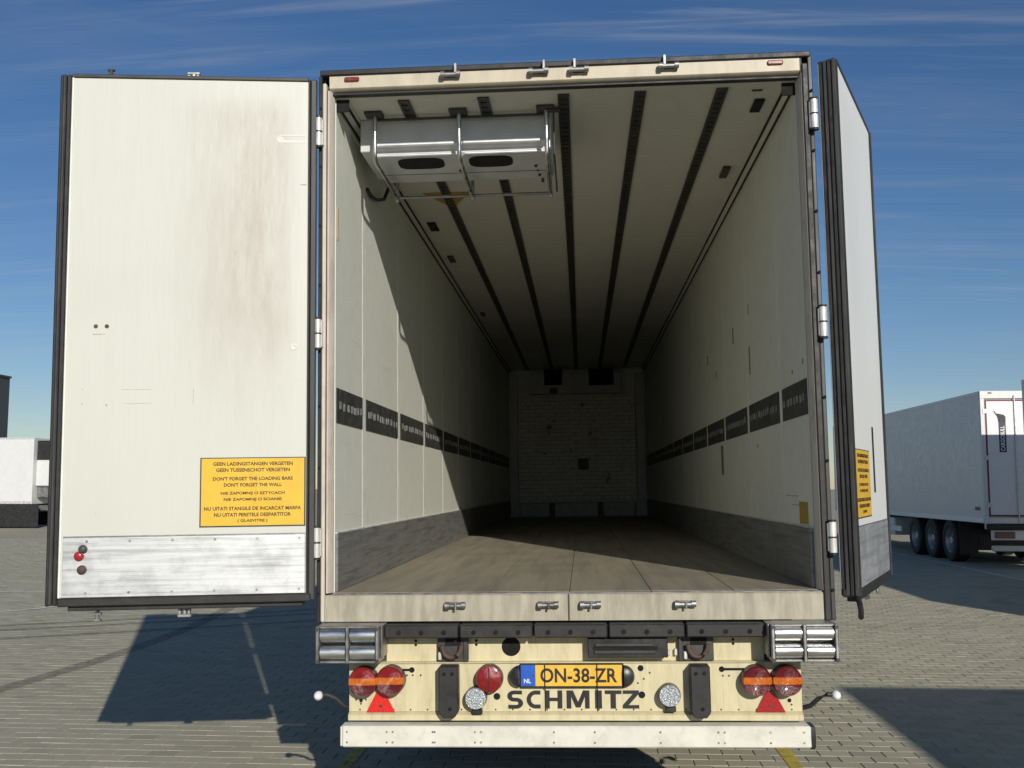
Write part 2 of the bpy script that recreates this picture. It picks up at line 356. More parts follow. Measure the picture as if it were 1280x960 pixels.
def mesh_of(name, bm, mat, smooth=True):
    bmesh.ops.recalc_face_normals(bm, faces=bm.faces)
    me = bpy.data.meshes.new(name); bm.to_mesh(me); bm.free()
    if mat: me.materials.append(mat)
    if smooth and len(me.polygons):
        me.polygons.foreach_set('use_smooth', [True] * len(me.polygons)); me.set_sharp_from_angle(angle=R(32))
    return me
def OB(name, bm, mat, parent=None, loc=None, rotz=None):
    me = bm if isinstance(bm, bpy.types.Mesh) else mesh_of(name, bm, mat)
    o = bpy.data.objects.new(name, me); COL.objects.link(o)
    if parent: o.parent = parent
    if loc is not None: o.location = loc
    if rotz is not None: o.rotation_euler = (0, 0, rotz)
    return o
def box(name, mat, parent, x0, x1, y0, y1, z0, z1, bev=0.004):
    bm = bmesh.new(); BX(bm, x0, x1, y0, y1, z0, z1, bev); return OB(name, bm, mat, parent)
def tag(o, label=None, cat=None, group=None, kind=None):
    for k, v in (('label', label), ('category', cat), ('group', group), ('kind', kind)):
        if v: o[k] = v
    return o
def empty(name, loc, rot=(0, 0, 0)):
    o = bpy.data.objects.new(name, None); COL.objects.link(o); o.location = loc; o.rotation_euler = rot; o.empty_display_size = 0.3; return o
def text(name, s, mat, parent, x0, x1, z0, z1, y, back=False, bold=0.0, rot90=False, depth=0.0008):
    """flat lettering filling x0..x1, z0..z1 on the plane y, read from -y (or from +y with back=True)"""
    cu = bpy.data.curves.new(name, 'FONT'); cu.body = s; cu.extrude = 0.01; cu.offset = bold; cu.resolution_u = 4
    tmp = bpy.data.objects.new('tmp', cu); COL.objects.link(tmp)
    bpy.context.view_layer.update()
    me = bpy.data.meshes.new_from_object(tmp.evaluated_get(bpy.context.evaluated_depsgraph_get()))
    bpy.data.objects.remove(tmp); bpy.data.curves.remove(cu)
    co = np.empty(len(me.vertices) * 3); me.vertices.foreach_get('co', co); co = co.reshape(-1, 3)
    if rot90: co = np.stack([-co[:, 1], co[:, 0], co[:, 2]], 1)
    mn, mxx = co.min(0), co.max(0)
    u = (co[:, 0] - mn[0]) / (mxx[0] - mn[0]); v = (co[:, 1] - mn[1]) / (mxx[1] - mn[1]); w = (co[:, 2] - mn[2]) / (mxx[2] - mn[2])
    if back: xx = x1 + (x0 - x1) * u; yy = y + depth * w
    else: xx = x0 + (x1 - x0) * u; yy = y - depth * w
    out = np.stack([xx, yy, z0 + (z1 - z0) * v], 1)
    me.vertices.foreach_set('co', out.ravel()); me.materials.clear(); me.materials.append(mat); me.name = name
    o = bpy.data.objects.new(name, me); COL.objects.link(o); o.parent = parent; return o

# ================================================================== the ground
ground = bpy.data.meshes.new('ground')
GX = 900.0
ground.from_pydata([(-GX, -GX, -0.012), (GX, -GX, -0.012), (GX, GX, -0.012), (-GX, GX, -0.012)], [], [(0, 1, 2, 3)])
ground.materials.append(far_m)
ground_o = bpy.data.objects.new('ground', ground); COL.objects.link(ground_o); tag(ground_o, kind='structure')
# paving blocks in herringbone bond, laid as far as one block can be told from the next
Y0, Y1 = 0.3, 30.0
def xl(y): return -0.62 * (y + 5.3) - 2.2
def xr(y): return 0.50 * (y + 5.3) + 2.6
bed = bpy.data.meshes.new('joint_sand')
bed.from_pydata([(xl(Y0), Y0, -0.007), (xr(Y0), Y0, -0.007), (xr(Y1), Y1, -0.007), (xl(Y1), Y1, -0.007)], [], [(0, 1, 2, 3)])
bed.materials.append(sand_m)
bo = bpy.data.objects.new('joint_sand', bed); COL.objects.link(bo); bo.parent = ground_o; tag(bo, kind='stuff')
PL, PH = 0.214, 0.146
def project(x, y, z):
    d = Vector((x, y, z)) - CAM; k = d.dot(wv)
    return 640 + 1300.6 * d.dot(rv) / k, 480 - 1300.6 * d.dot(uv) / k, k
cells = []
for j in range(int(Y0 / PH), int(Y1 / PH)):
    ym = j * PH
    for i in range(int(xl(ym) / PL), int(xr(ym) / PL) + 1): cells.append(((i + 0.5 * (j % 2)) * PL, ym, PL, PH))
cells = np.array(cells)
cxy = cells[:, :2] + cells[:, 2:] / 2
rel = np.stack([cxy[:, 0] - CAM.x, cxy[:, 1] - CAM.y, np.full(len(cxy), -CAM.z)], 1)
dep = rel @ np.array(wv); px = 640 + 1300.6 * (rel @ np.array(rv)) / dep; py = 480 - 1300.6 * (rel @ np.array(uv)) / dep
vis = (px > 0) & (px < 1280) & (py > 0) & (py < 960) & ((px < 425) | (px > 1018))
order = np.argsort(np.where(vis, dep, 1e9))
single = set(order[:300].tolist())
def paver_unit(w, h):
    g = 0.0017; c = 0.0035; a = w / 2 - g; b = h / 2 - g
    lo = [(-a, -b, -0.05), (a, -b, -0.05), (a, b, -0.05), (-a, b, -0.05)]
    md = [(x, y, -0.004) for x, y, z in lo]; up = [((abs(x) - c) * (1 if x > 0 else -1), (abs(y) - c) * (1 if y > 0 else -1), 0.0) for x, y, z in lo]
    V = np.array(lo + md + up); F = []
    for k in range(4):
        n = (k + 1) % 4; F.append((k, n, 4 + n, 4 + k)); F.append((4 + k, 4 + n, 8 + n, 8 + k))
    F.append((8, 9, 10, 11)); return V, np.array(F)
units = {True: paver_unit(PL, PH)}
rng = np.random.default_rng(3)
pm = {}
for k, (V, F) in units.items():
    me = bpy.data.meshes.new('paver'); me.from_pydata(V.tolist(), [], F.tolist()); me.materials.append(paver_m); pm[k] = me
for q in sorted(single):
    o = bpy.data.objects.new('paver', pm[True]); COL.objects.link(o); o.parent = ground_o
    o.location = (cxy[q, 0], cxy[q, 1], rng.normal(0, 0.0007)); o.rotation_euler = (rng.normal(0, 0.005), rng.normal(0, 0.005), rng.normal(0, 0.004))
VV = []; FF = []; base = 0
for k, (V, F) in units.items():
    ids = np.array([q for q in range(len(cells)) if q not in single])
    n = len(ids); P = np.repeat(V[None], n, 0).copy()
    tx = rng.normal(0, 0.005, n)[:, None]; ty = rng.normal(0, 0.005, n)[:, None]
    P[:, :, 2] += P[:, :, 0] * tx + P[:, :, 1] * ty + rng.normal(0, 0.0007, n)[:, None]
    P[:, :, 0] += cxy[ids, 0][:, None]; P[:, :, 1] += cxy[ids, 1][:, None]
    VV.append(P.reshape(-1, 3)); FF.append((F[None] + (np.arange(n) * 12)[:, None, None]).reshape(-1, 4) + base); base += n * 12
VV = np.concatenate(VV); FF = np.concatenate(FF)
me = bpy.data.meshes.new('paver_field'); me.vertices.add(len(VV)); me.vertices.foreach_set('co', VV.ravel())
me.loops.add(FF.size); me.loops.foreach_set('vertex_index', FF.ravel().astype(np.int32)); me.polygons.add(len(FF))
me.polygons.foreach_set('loop_start', np.arange(0, FF.size, 4, dtype=np.int32)); me.update(); me.validate(); me.shade_flat(); me.materials.append(paver_m)
o = bpy.data.objects.new('paver_field', me); COL.objects.link(o); o.parent = ground_o; tag(o, kind='stuff')
def ground_strip(name, pts, w, mat, z=0.005):
    vs = []; fs = []; pts = [Vector((a, b, 0)) for a, b in pts]
    for k, p in enumerate(pts):
        d = (pts[min(k + 1, len(pts) - 1)] - pts[max(k - 1, 0)]).normalized(); n = Vector((-d.y, d.x, 0)) * w / 2
        vs += [(p.x + n.x, p.y + n.y, z), (p.x - n.x, p.y - n.y, z)]
        if k: fs.append((2 * k - 2, 2 * k - 1, 2 * k + 1, 2 * k))
    me = bpy.data.meshes.new(name); me.from_pydata(vs, [], fs); me.materials.append(mat)
    o = bpy.data.objects.new(name, me); COL.objects.link(o); o.parent = ground_o; return o
ground_strip('painted_line', [(-1.49, 0.6), (-1.42, 14.0)], 0.09, line_y)
ground_strip('painted_line', [(1.395, 0.6), (1.33, 14.0)], 0.09, line_y)
ground_strip('painted_line', [(8.45, 12.0), (8.5, 40.0)], 0.10, line_w)
ground_strip('painted_line', [(-16.0, 12.0), (-8.6, 12.05)], 0.11, line_w)
ground_strip('painted_line', [(-16.0, 11.3), (-8.9, 11.34)], 0.09, line_w, 0.0052)
ground_strip('painted_line', [(-10.5, 9.0), (-8.25, 9.25), (-7.9, 9.75), (-7.3, 11.6)], 0.11, line_w, 0.0056)
ground_strip('painted_line', [(-12.0, 8.3), (-7.75, 8.55)], 0.08, line_w, 0.0054)
for a in (0.0, 0.55, -0.9):
    ground_strip('tyre_mark', [(-14 + 11 * s, 4.6 + a + 5.2 * s ** 1.5 + 0.25 * math.sin(3 * s)) for s in [k / 16 for k in range(17)]], 0.17, skid_m, 0.0062 + 0.0004 * a)
ground_strip('tyre_mark', [(-5.5 + 0.6 * math.sin(k / 5), 1.0 + 0.7 * k) for k in range(16)], 0.2, skid_m, 0.0074)

# ================================================================== wheel (shared)
def wheel_meshes():
    M = Matrix.Rotation(R(90), 4, 'Y')
    bm = bmesh.new()
    LA(bm, [(0.29, -0.17), (0.33, -0.185), (0.42, -0.19), (0.475, -0.178), (0.50, -0.15), (0.50, -0.095), (0.490, -0.09), (0.490, -0.08), (0.50, -0.075), (0.50, 0.075),
            (0.490, 0.08), (0.490, 0.09), (0.50, 0.095), (0.50, 0.15), (0.475, 0.178), (0.42, 0.19), (0.33, 0.185), (0.29, 0.17), (0.29, -0.17)], 40, M)
    tyre = mesh_of('tyre', bm, tyre_m)
    bm = bmesh.new()
    for s in (1, -1):
        LA(bm, [(0.285, s * 0.17), (0.292, s * 0.176), (0.285, s * 0.165), (0.26, s * 0.13), (0.245, s * 0.05), (0.18, s * 0.035), (0.15, s * 0.07), (0.10, s * 0.085), (0.085, s * 0.14), (0.0, s * 0.145)], 32, M)
        for k in range(10):
            a = 2 * math.pi * k / 10; y, z = 0.15 * math.cos(a), 0.15 * math.sin(a)
            CY(bm, (s * 0.05, y * 1.13, z * 1.13), (s * 0.085, y * 1.13, z * 1.13), 0.014, 6)
    rim = mesh_of('rim', bm, rim_m)
    bm = bmesh.new(); LA(bm, [(0.0, -0.06), (0.12, -0.06), (0.12, 0.06), (0.0, 0.06)], 20, M)
    return tyre, rim, mesh_of('wheel', bm, dark_metal)
TYRE, RIM, HUB = wheel_meshes()
def wheel(parent, x, y, z=0.5):
    h = OB('wheel', HUB, None, parent, (x, y, z)); OB('tyre', TYRE, None, h); OB('rim', RIM, None, h); return h

# ================================================================== the trailer with the open doors
T = empty('refrigerated_trailer', (0, 0, 0), (0, -0.0138, 0))
tag(T, 'large white refrigerated trailer with both rear doors open, cream rear panel lettered SCHMITZ', 'trailer')
LEN = 13.4; FL = 1.25; CE = 3.89; WI = 1.23
# --- shell
SCUFFS = [(2.57, 2.61, 2.84, 2.96), (1.84, 1.88, 2.53, 2.72), (4.17, 4.21, 2.86, 2.95), (3.60, 3.63, 2.69, 2.75), (0.44, 0.46, 2.375, 2.40), (0.16, 0.18, 2.40, 2.43), (0.31, 0.60, 1.660, 1.6625), (0.42, 0.85, 1.709, 1.7115), (1.64, 1.67, 2.02, 2.04), (1.83, 1.85, 2.94, 3.01)]
for s in (-1, 1):
    x0, x1 = sorted((s * WI, s * 1.288))
    sw = box('side_wall', wall_in, T, x0, x1, 0.075, LEN + 0.06, 1.11, 3.965, 0.0)
    xi = s * WI
    def wb(name, mat, y0, y1, z0, z1, t0, t1, bev=0.002):
        a, b = sorted((xi - s * t0, xi - s * t1)); return box(name, mat, sw, a, b, y0, y1, z0, z1, bev)
    wb('kick_plate', kick_wall, 0.08, LEN - 0.1, FL + 0.001, 1.548, 0.0005, 0.016, 0.003)
    wb('kick_plate_edge', alu, 0.082, LEN - 0.1, 1.5485, 1.556, 0.0005, 0.013, 0.002)
    edges = [0.09]; y = 0.795
    while y < LEN - 0.6: edges.append(y); y += 1.19
    edges.append(LEN - 0.1)
    bm0 = bmesh.new(); 
    for k in range(len(edges) - 1):
        a = edges[k] + (0.055 if k else 0.0); b = edges[k + 1] - 0.055
        wb('lashing_strip', strip_m, a, b, 2.133, 2.318, 0.0005, 0.006, 0.0015)
        bm = bmesh.new(); rs = random.Random(k * 3 + (s > 0)); yy = a + 0.06
        while yy < b - 0.05:
            l = rs.choice((0.03, 0.045, 0.06)); p, q = sorted((xi - s * 0.0055, xi - s * 0.008)); zc = 2.226 + rs.uniform(-0.006, 0.006)
            BX(bm, p, q, yy, yy + l, zc - 0.02, zc + 0.02); yy += l + rs.choice((0.03, 0.05, 0.07))
        tag(OB('slot_row', bm, slot_m, sw), kind='stuff')
        if k: wb('seam_strip', seam_m, edges[k] - 0.04, edges[k] + 0.04, 1.558, 3.82, 0.0005, 0.0016, 0.0)
    # corner profile between wall and ceiling
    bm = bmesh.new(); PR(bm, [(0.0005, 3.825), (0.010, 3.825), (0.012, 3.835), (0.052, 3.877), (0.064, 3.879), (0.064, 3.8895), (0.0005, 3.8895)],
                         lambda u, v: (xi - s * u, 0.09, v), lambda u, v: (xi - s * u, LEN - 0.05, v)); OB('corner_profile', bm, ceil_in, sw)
    bm = bmesh.new(); PR(bm, [(0.012, 3.832), (0.020, 3.840), (0.014, 3.846), (0.006, 3.838)], lambda u, v: (xi - s * (u + 0.006), 0.1, v), lambda u, v: (xi - s * (u + 0.006), LEN - 0.05, v))
    PR(bm, [(0.042, 3.863), (0.050, 3.871), (0.044, 3.877), (0.036, 3.869)], lambda u, v: (xi - s * (u + 0.006), 0.1, v), lambda u, v: (xi - s * (u + 0.006), LEN - 0.05, v)); tag(OB('corner_groove', bm, hole_m, sw), kind='stuff')
    a, b = sorted((s * 1.289, s * 1.30)); box('base_rail', alu, sw, a, b, 0.08, LEN, 1.10, 1.24)
    a, b = sorted((s * 1.2295, s * 1.16)); box('profile_end_shade', hole_m, sw, a, b, 0.078, 0.0885, 3.822, 3.8893, 0.002)  # black block added so the sunlit profile end reads dark
    if s > 0:
        bm = bmesh.new()
        for y0, y1, z0, z1 in SCUFFS: BX(bm, 1.2285, 1.2299, y0, y1, z0, z1)
        tag(OB('scuff_mark', bm, scuff_m, sw), kind='stuff')
        wb('warning_label', label_dim, 0.19, 0.40, 1.565, 1.68, 0.0005, 0.002, 0); wb('scuff_patch', simple('olive_scuff', (0.16, 0.14, 0.07), 0.8), 3.35, 3.47, 1.86, 2.10, 0.0004, 0.0012, 0)
    else:
        bm = bmesh.new(); TU(bm, [(-1.222, 0.86, 3.62), (-1.215, 0.95, 3.60), (-1.21, 1.1, 3.62), (-1.20, 1.3, 3.68), (-1.17, 1.36, 3.80)], 0.012); OB('cable', bm, black_plastic, sw)
        wb('warning_label', simple('faded_yellow', (0.62, 0.53, 0.25), 0.6), 0.10, 0.135, 3.12, 3.30, 0.0005, 0.002, 0)
# --- roof
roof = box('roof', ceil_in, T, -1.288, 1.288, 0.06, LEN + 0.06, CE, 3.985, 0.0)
bm = bmesh.new(); BX(bm, -1.296, 1.296, 0.07, LEN + 0.06, 3.987, 4.02, 0.01); OB('roof_skin', bm, trailer_white, roof)
for x in (-0.868, -0.432, 0.004, 0.418, 0.855):
    bm = bmesh.new(); y0 = 0.11
    BX(bm, x - 0.031, x - 0.017, y0, LEN - 0.1, CE - 0.012, CE - 0.0005); BX(bm, x + 0.017, x + 0.031, y0, LEN - 0.1, CE - 0.012, CE - 0.0005)
    yy = y0
    while yy < LEN - 0.2:
        BX(bm, x - 0.017, x + 0.017, yy, yy + 0.025, CE - 0.009, CE - 0.0005); yy += 0.075 if yy < 6 else 0.15
    OB('ceiling_rail', bm, rail_m, roof)
    box('rail_slot', dark_metal, roof, x - 0.017, x + 0.017, y0 + 0.026, LEN - 0.2, CE - 0.003, CE - 0.0006, 0)
def ceil_item(name, mat, x0, x1, y0, y1, d=0.012, bev=0.003): return box(name, mat, roof, x0, x1, y0, y1, CE - d, CE - 0.0006, bev)
ceil_item('sensor', hole_m, 1.055, 1.112, 0.29, 0.48); ceil_item('ceiling_lamp', rail_m, 1.045, 1.095, 1.50, 1.72, 0.02)
ceil_item('sensor', hole_m, -1.13, -1.06, 2.72, 2.98); ceil_item('ceiling_lamp', rail_m, -1.12, -1.065, 3.92, 4.15, 0.02)
ceil_item('small_plate', rail_m, 1.02, 1.075, 0.155, 0.175, 0.004, 0); ceil_item('sensor', rail_m, -1.12, -1.07, 7.0, 7.2, 0.02)
bm = bmesh.new(); PR(bm, [(-1.04, 1.9), (-0.69, 1.9), (-0.865, 2.33)], lambda u, v: (u, v, CE - 0.0008), lambda u, v: (u, v, CE - 0.003)); OB('warning_triangle', bm, label_dim, roof)
# --- floor, built of long panels
floor = box('floor', dark_metal, T, -1.288, 1.288, 0.08, LEN + 0.06, 1.12, FL - 0.012, 0)
xs = [-1.229, -0.83, -0.42, -0.012, 0.40, 0.81, 1.229]
for a, b in zip(xs, xs[1:]):
    box('floor_panel', floor_m, floor, a + 0.0015, b - 0.0015, 0.03, LEN - 0.02, FL - 0.0119, FL, 0.002)
# --- front wall and bulkhead deep inside
fw = box('front_wall', wall_in, T, -1.229, 1.229, LEN - 0.02, LEN + 0.06, FL, CE - 0.001, 0)
by = 13.18
bk = box('bulkhead', bulk_m, T, -1.05, 1.03, by, by + 0.06, 1.515, 3.42, 0.004)
box('side_channel', housing_m, bk, -1.19, -1.06, by + 0.02, by + 0.12, 1.27, 3.80); box('side_channel', housing_m, bk, 1.045, 1.19, by + 0.02, by + 0.12, 1.27, 3.80)
for a, b in ((-1.03, -0.52), (-0.42, 0.33), (0.46, 0.98)): box('base_panel', bulk_low, bk, a, b, by - 0.05, by + 0.02, 1.27, 1.50)
for a in (-1.12, -0.50, 0.35, 1.0): box('base_post', dark_metal if abs(a) < 0.9 else bulk_low, bk, a, a + 0.08, by - 0.06, by + 0.05, 1.26, 1.51)
box('inspection_hatch', dark_metal, bk, 0.0, 0.19, by - 0.006, by - 0.001, 2.08, 2.28)
uh = box('cooling_outlet', housing_m, T, -0.82, 0.80, by - 0.12, by + 0.10, 3.43, 3.80)
box('outlet_opening', hole_m, uh, -0.57, -0.25, by - 0.13, by - 0.1205, 3.585, 3.86); box('outlet_opening', hole_m, uh, 0.22, 0.66, by - 0.13, by - 0.1205, 3.57, 3.86)
box('outlet_latch', dark_metal, uh, -0.47, -0.33, by - 0.135, by - 0.1202, 3.44, 3.53)
# --- rear frame
rf = box('rear_frame', dark_metal, T, -1.272, 1.272, 0.066, 0.0745, 1.112, 3.99, 0)
rf.data.clear_geometry()
bm = bmesh.new(); BX(bm, -1.285, -1.236, 0.060, 0.0745, 1.112, 3.99); BX(bm, 1.236, 1.285, 0.060, 0.0745, 1.112, 3.99); bm.to_mesh(rf.data); bm.free()
bm = bmesh.new()
PYZ(bm, [(0.0, 3.925), (0.012, 3.915), (0.06, 3.905), (0.074, 3.905), (0.074, 3.988), (0.0, 3.992)], -1.249, 1.241); OB('header', bm, cream_dirty, rf)
box('roof_edge_cap', rubber, rf, -1.298, 1.296, -0.012, 0.069, 3.993, 4.024, 0.005)
box('header_seal', rubber, rf, -1.236, 1.236, 0.02, 0.074, 3.893, 3.9045, 0.002)
box('header_edge_strip', rubber, rf, 1.2415, 1.252, -0.001, 0.05, 3.905, 3.992, 0.002)
for x0 in (-1.168, 1.074):
    box('marker_lamp', red_lamp_hdr, rf, x0, x0 + 0.082, -0.011, -0.0005, 3.957, 3.982, 0.006)
def PRX(name, mat, poly, z0, z1):
    bm = bmesh.new(); PR(bm, poly, lambda u, v: (u, v, z0), lambda u, v: (u, v, z1)); return OB(name, bm, mat, rf)
# left post: two cream beads and a groove; right post: black seal and grey inner edge
box('post', post_paint, rf, -1.286, -1.2655, -0.002, 0.058, 1.105, 3.955, 0.005); box('post_groove', rust, rf, -1.265, -1.258, 0.006, 0.058, 1.25, 3.915, 0.0)
PRX('post', post_paint, [(-1.2575, 0.0), (-1.248, -0.002), (-1.2305, 0.040), (-1.2305, 0.058), (-1.2575, 0.058)], 1.25, 3.912); box('hinge_strip', rubber, rf, -1.303, -1.2865, -0.012, 0.06, 1.10, 3.992, 0.004)
PRX('post', post_paint, [(1.2475, -0.002), (1.246, -0.002), (1.2305, 0.050), (1.2305, 0.058), (1.2475, 0.058)], 1.249, 3.91); box('post_seal', rubber, rf, 1.248, 1.281, -0.012, 0.058, 1.10, 3.96, 0.006)
box('hinge_strip', rubber_grey, rf, 1.2815, 1.303, -0.004, 0.06, 1.10, 4.0, 0.004)
bm = bmesh.new(); PYZ(bm, [(-0.004, 1.108), (-0.004, 1.232), (0.004, 1.240), (0.074, 1.240), (0.074, 1.108)], -1.262, -0.0185); OB('sill', bm, sill_paint, rf)
bm = bmesh.new(); PYZ(bm, [(-0.004, 1.108), (-0.004, 1.232), (0.004, 1.240), (0.074, 1.240), (0.074, 1.108)], -0.0145, 1.245); OB('sill', bm, sill_paint, rf)
box('sill_cap', steel_dull, rf, -1.229, 1.24, -0.001, 0.0295, 1.2405, 1.2475, 0.002)
box('sill_joint', rust, rf, -0.021, -0.012, -0.0052, -0.0042, 1.11, 1.236, 0)
def keeper(x, z, top, k):
    bm = bmesh.new()
    BX(bm, x - 0.046, x + 0.046, -0.012, -0.002, z - 0.017, z + 0.017, 0.003)
    CY(bm, (x - 0.052, -0.026, z), (x + 0.050, -0.026, z), 0.0125, 12)
    CY(bm, (x - 0.054, -0.026, z), (x - 0.034, -0.026, z), 0.020, 12); CY(bm, (x + 0.028, -0.026, z + 0.003), (x + 0.05, -0.026, z + 0.003), 0.017, 12)
    if top: BX(bm, x + (0.018 if k < 2 else -0.032), x + (0.034 if k < 2 else -0.016), -0.04, -0.014, z + 0.004, z + 0.058, 0.003)
    else: CY(bm, (x, -0.040, z - 0.02), (x, -0.040, z + 0.014), 0.006, 8)
    o = OB('lock_keeper', bm, steel_dull, rf)
    bm = bmesh.new(); BX(bm, x - 0.028, x + 0.022, -0.0135, -0.0122, z - 0.012, z + 0.012); OB('keeper_slot', bm, hole_m, rf)
for k, x in enumerate((-0.59, -0.12, 0.092, 0.563)):
    keeper(x, 3.966, True, k); keeper(x + 0.003, 1.186, False, k)
for s, xh in ((-1, -1.298), (1, 1.297)):
    for z in (3.675, 2.59, 1.51):
        bm = bmesh.new(); CY(bm, (xh, -0.034, z - 0.075), (xh, -0.034, z + 0.075), 0.019, 16)
        BX(bm, xh - 0.019 * (s > 0) - 0.004, xh + 0.019 * (s < 0) + 0.004, -0.034, 0.0, z - 0.07, z + 0.07, 0.003); OB('hinge', bm, zinc, rf)
        bm = bmesh.new()
        for dz in (-0.082, 0.0, 0.082): CY(bm, (xh, -0.034, z + dz - 0.004), (xh, -0.034, z + dz + 0.004), 0.0205, 14)
        tag(OB('hinge_washer', bm, rubber, rf), kind='stuff')
    bm = bmesh.new()
    for k in range(9): CY(bm, (s * 1.294, -0.0045, 1.25 + 0.32 * k), (s * 1.294, -0.013, 1.25 + 0.32 * k), 0.008, 8)
    tag(OB('strip_screws', bm, hole_m, rf), kind='stuff')
# --- doors
def door(hx, hy, ang, s, right):
    """local x runs from the hinge to the free edge; s is the sign of local y of the inner face"""
    Wd, H, th = 1.322, 2.735, 0.12
    ks = 0.80 if right else 1.0
    bm = bmesh.new(); a, b = sorted((0.012 * s, (th - 0.004) * s)); BX(bm, 0.046, Wd - 0.056, a, b, 0.036, H - 0.014, 0.004)
    d = OB('door', bm, door_pale if right else door_m, T, (hx, hy, 1.222), ang)
    def p(name, mat, x0, x1, t0, t1, z0, z1, bev=0.003):
        q0, q1 = sorted((t0 * s, t1 * s)); o = box(name, mat, d, x0, x1, q0, q1, z0, z1, bev); return o
    p('outer_skin', trailer_white, 0.03, Wd - 0.03, 0.0, 0.0115, 0.03, H - 0.01)
    # seal on the hinge edge: ribs one behind the other
    for k in range(4):
        t0 = 0.004 + k * 0.0285
        p('gasket_rib', rubber_grey if k % 2 else rubber, 0.026 - 0.008 * k, 0.0355, t0, t0 + 0.026, 0.0, H, 0.006)
    p('gasket_lip', rubber, 0.036, 0.0455, 0.03, th + 0.004, 0.02, H - 0.005)
    # free edge seal
    p('gasket_rib', rubber, Wd - 0.0555, Wd - 0.030, 0.014, th + 0.004, 0.0, H, 0.006); p('gasket_rib', rubber_grey, Wd - 0.0295, Wd - 0.012, 0.004, th + 0.010, 0.0, H, 0.006)
    p('gasket_rib', rubber, Wd - 0.0115, Wd + 0.008, 0.02, th - 0.01, -0.004, H + 0.004, 0.006)
    p('gasket_top', rubber_grey, 0.046, Wd - 0.056, 0.012, th + 0.002, H - 0.0135, H + 0.006); p('gasket_bottom', rubber, 0.02, Wd - 0.056, 0.012, th + 0.006, -0.006, 0.0355, 0.006)
    p('gasket_bottom_lip', rubber, 0.06, Wd - 0.10, 0.03, th - 0.02, -0.030, -0.0062, 0.004)
    if not right: p('inner_edge_strip', seam_m, Wd - 0.066, Wd - 0.0562, 0.1165, 0.122, 0.036, H - 0.014)
    p('kick_plate', kick_door, 0.05, Wd - 0.075, 0.1162, 0.121, 0.038, 0.335, 0.002)
    p('kick_plate_edge', steel_dull, 0.05, Wd - 0.075, 0.1164, 0.1205, 0.3352, 0.341, 0.001)
    bm = bmesh.new()
    for k in range(6):
        for z in (0.06, 0.315): CY(bm, (0.08 + k * 0.21, s * 0.1205, z), (0.08 + k * 0.21, s * 0.1225, z), 0.007, 8)
    tag(OB('rivets', bm, steel_dull, d), kind='stuff')
    d.scale = (1, ks, 1)
    # instruction label
    x0, x1, z0, z1 = 0.057, 0.573, 0.382, 0.722
    p('label_backing', rubber_grey, x0 - 0.007, x1 + 0.007, 0.1163, 0.1180, z0 - 0.007, z1 + 0.005, 0)
    p('instruction_label', label_y, x0, x1, 0.1182, 0.1195, z0, z1, 0)
    lines = ['GEEN LADINGSTANGEN VERGETEN', 'GEEN TUSSENSCHOT VERGETEN', None, "DON'T FORGET THE LOADING BARS", "DON'T FORGET THE WALL", None,
             'NIE ZAPOMNIJ O SZTYCACH', 'NIE ZAPOMNIJ O SCIANIE', None, 'NU UITATI STANGILE DE INCARCAT MARFA', 'NU UITATI PERETELE DESPARTITOR', '( GLASVITRE )']
    widths = [0.40, 0.37, 0, 0.40, 0.29, 0, 0.32, 0.29, 0, 0.485, 0.385, 0.15]
    z = z1 - 0.018; xc = (x0 + x1) / 2
    for ln, w in zip(lines, widths):
        if ln is None: z -= 0.0125; continue
        text('label_text', ln, ink_brown, d, xc - w / 2, xc + w / 2, z - 0.0185, z, s * 0.1197, back=(s > 0), bold=0.028); z -= 0.0315
    # lock rod ends above and below the leaf
    for xx, big in ((0.66, True), (1.09, False)):
        for zz, up in ((H + 0.006, 1), (-0.03, -1)):
            bm = bmesh.new(); yy = s * 0.05
            if big:
                CY(bm, (xx, yy, zz), (xx, yy, zz + up * 0.03), 0.016, 12); BX(bm, xx - 0.034, xx + 0.034, yy - 0.012, yy + 0.012, *sorted((zz + up * 0.03, zz + up * 0.046)), 0.003)
                BX(bm, xx - 0.03, xx - 0.016, yy - 0.012, yy + 0.012, *sorted((zz, zz + up * 0.03)), 0.002); BX(bm, xx + 0.016, xx + 0.03, yy - 0.012, yy + 0.012, *sorted((zz, zz + up * 0.03)), 0.002)
            else:
                CY(bm, (xx, yy, zz), (xx, yy, zz + up * 0.052), 0.010, 10); BX(bm, xx - 0.02, xx + 0.02, yy - 0.01, yy + 0.01, *sorted((zz + up * 0.014, zz + up * 0.026)), 0.002); BX(bm, xx - 0.018, xx + 0.018, yy - 0.01, yy + 0.01, *sorted((zz + up * 0.045, zz + up * 0.056)), 0.002)
            OB('lock_rod_end', bm, dark_metal if (up > 0 and not big) else steel_dull, d)
    if not right:
        for xx, zz, m, r in ((1.165, 0.243, dark_red_refl, 0.020), (1.147, 0.277, dark_metal, 0.018), (1.15, 0.175, rust, 0.019)):
            bm = bmesh.new(); M = Matrix.Translation((xx, s * 0.121, zz)) @ Matrix.Rotation(R(-90 * s), 4, 'X')
            LA(bm, [(r * 1.25, 0), (r * 1.2, 0.008), (r, 0.010), (r * 0.8, 0.020), (0, 0.026)], 18, M); OB('knob', bm, m, d)
        bm = bmesh.new()
        for xx in (1.115, 1.06): CY(bm, (xx, s * 0.1155, 1.405), (xx, s * 0.1175, 1.405), 0.011, 10)
        tag(OB('bolt_hole', bm, rust, d), kind='stuff')
        for xx, zz in ((0.115, 1.295), (0.195, 2.40)):
            bm = bmesh.new(); M = Matrix.Translation((xx, s * 0.116, zz)) @ Matrix.Rotation(R(-90 * s), 4, 'X'); LA(bm, [(0.02, 0), (0.014, 0.003), (0.006, 0.0015), (0, 0.001)], 12, M); OB('dent', bm, scrape_m, d)
        bm = bmesh.new()
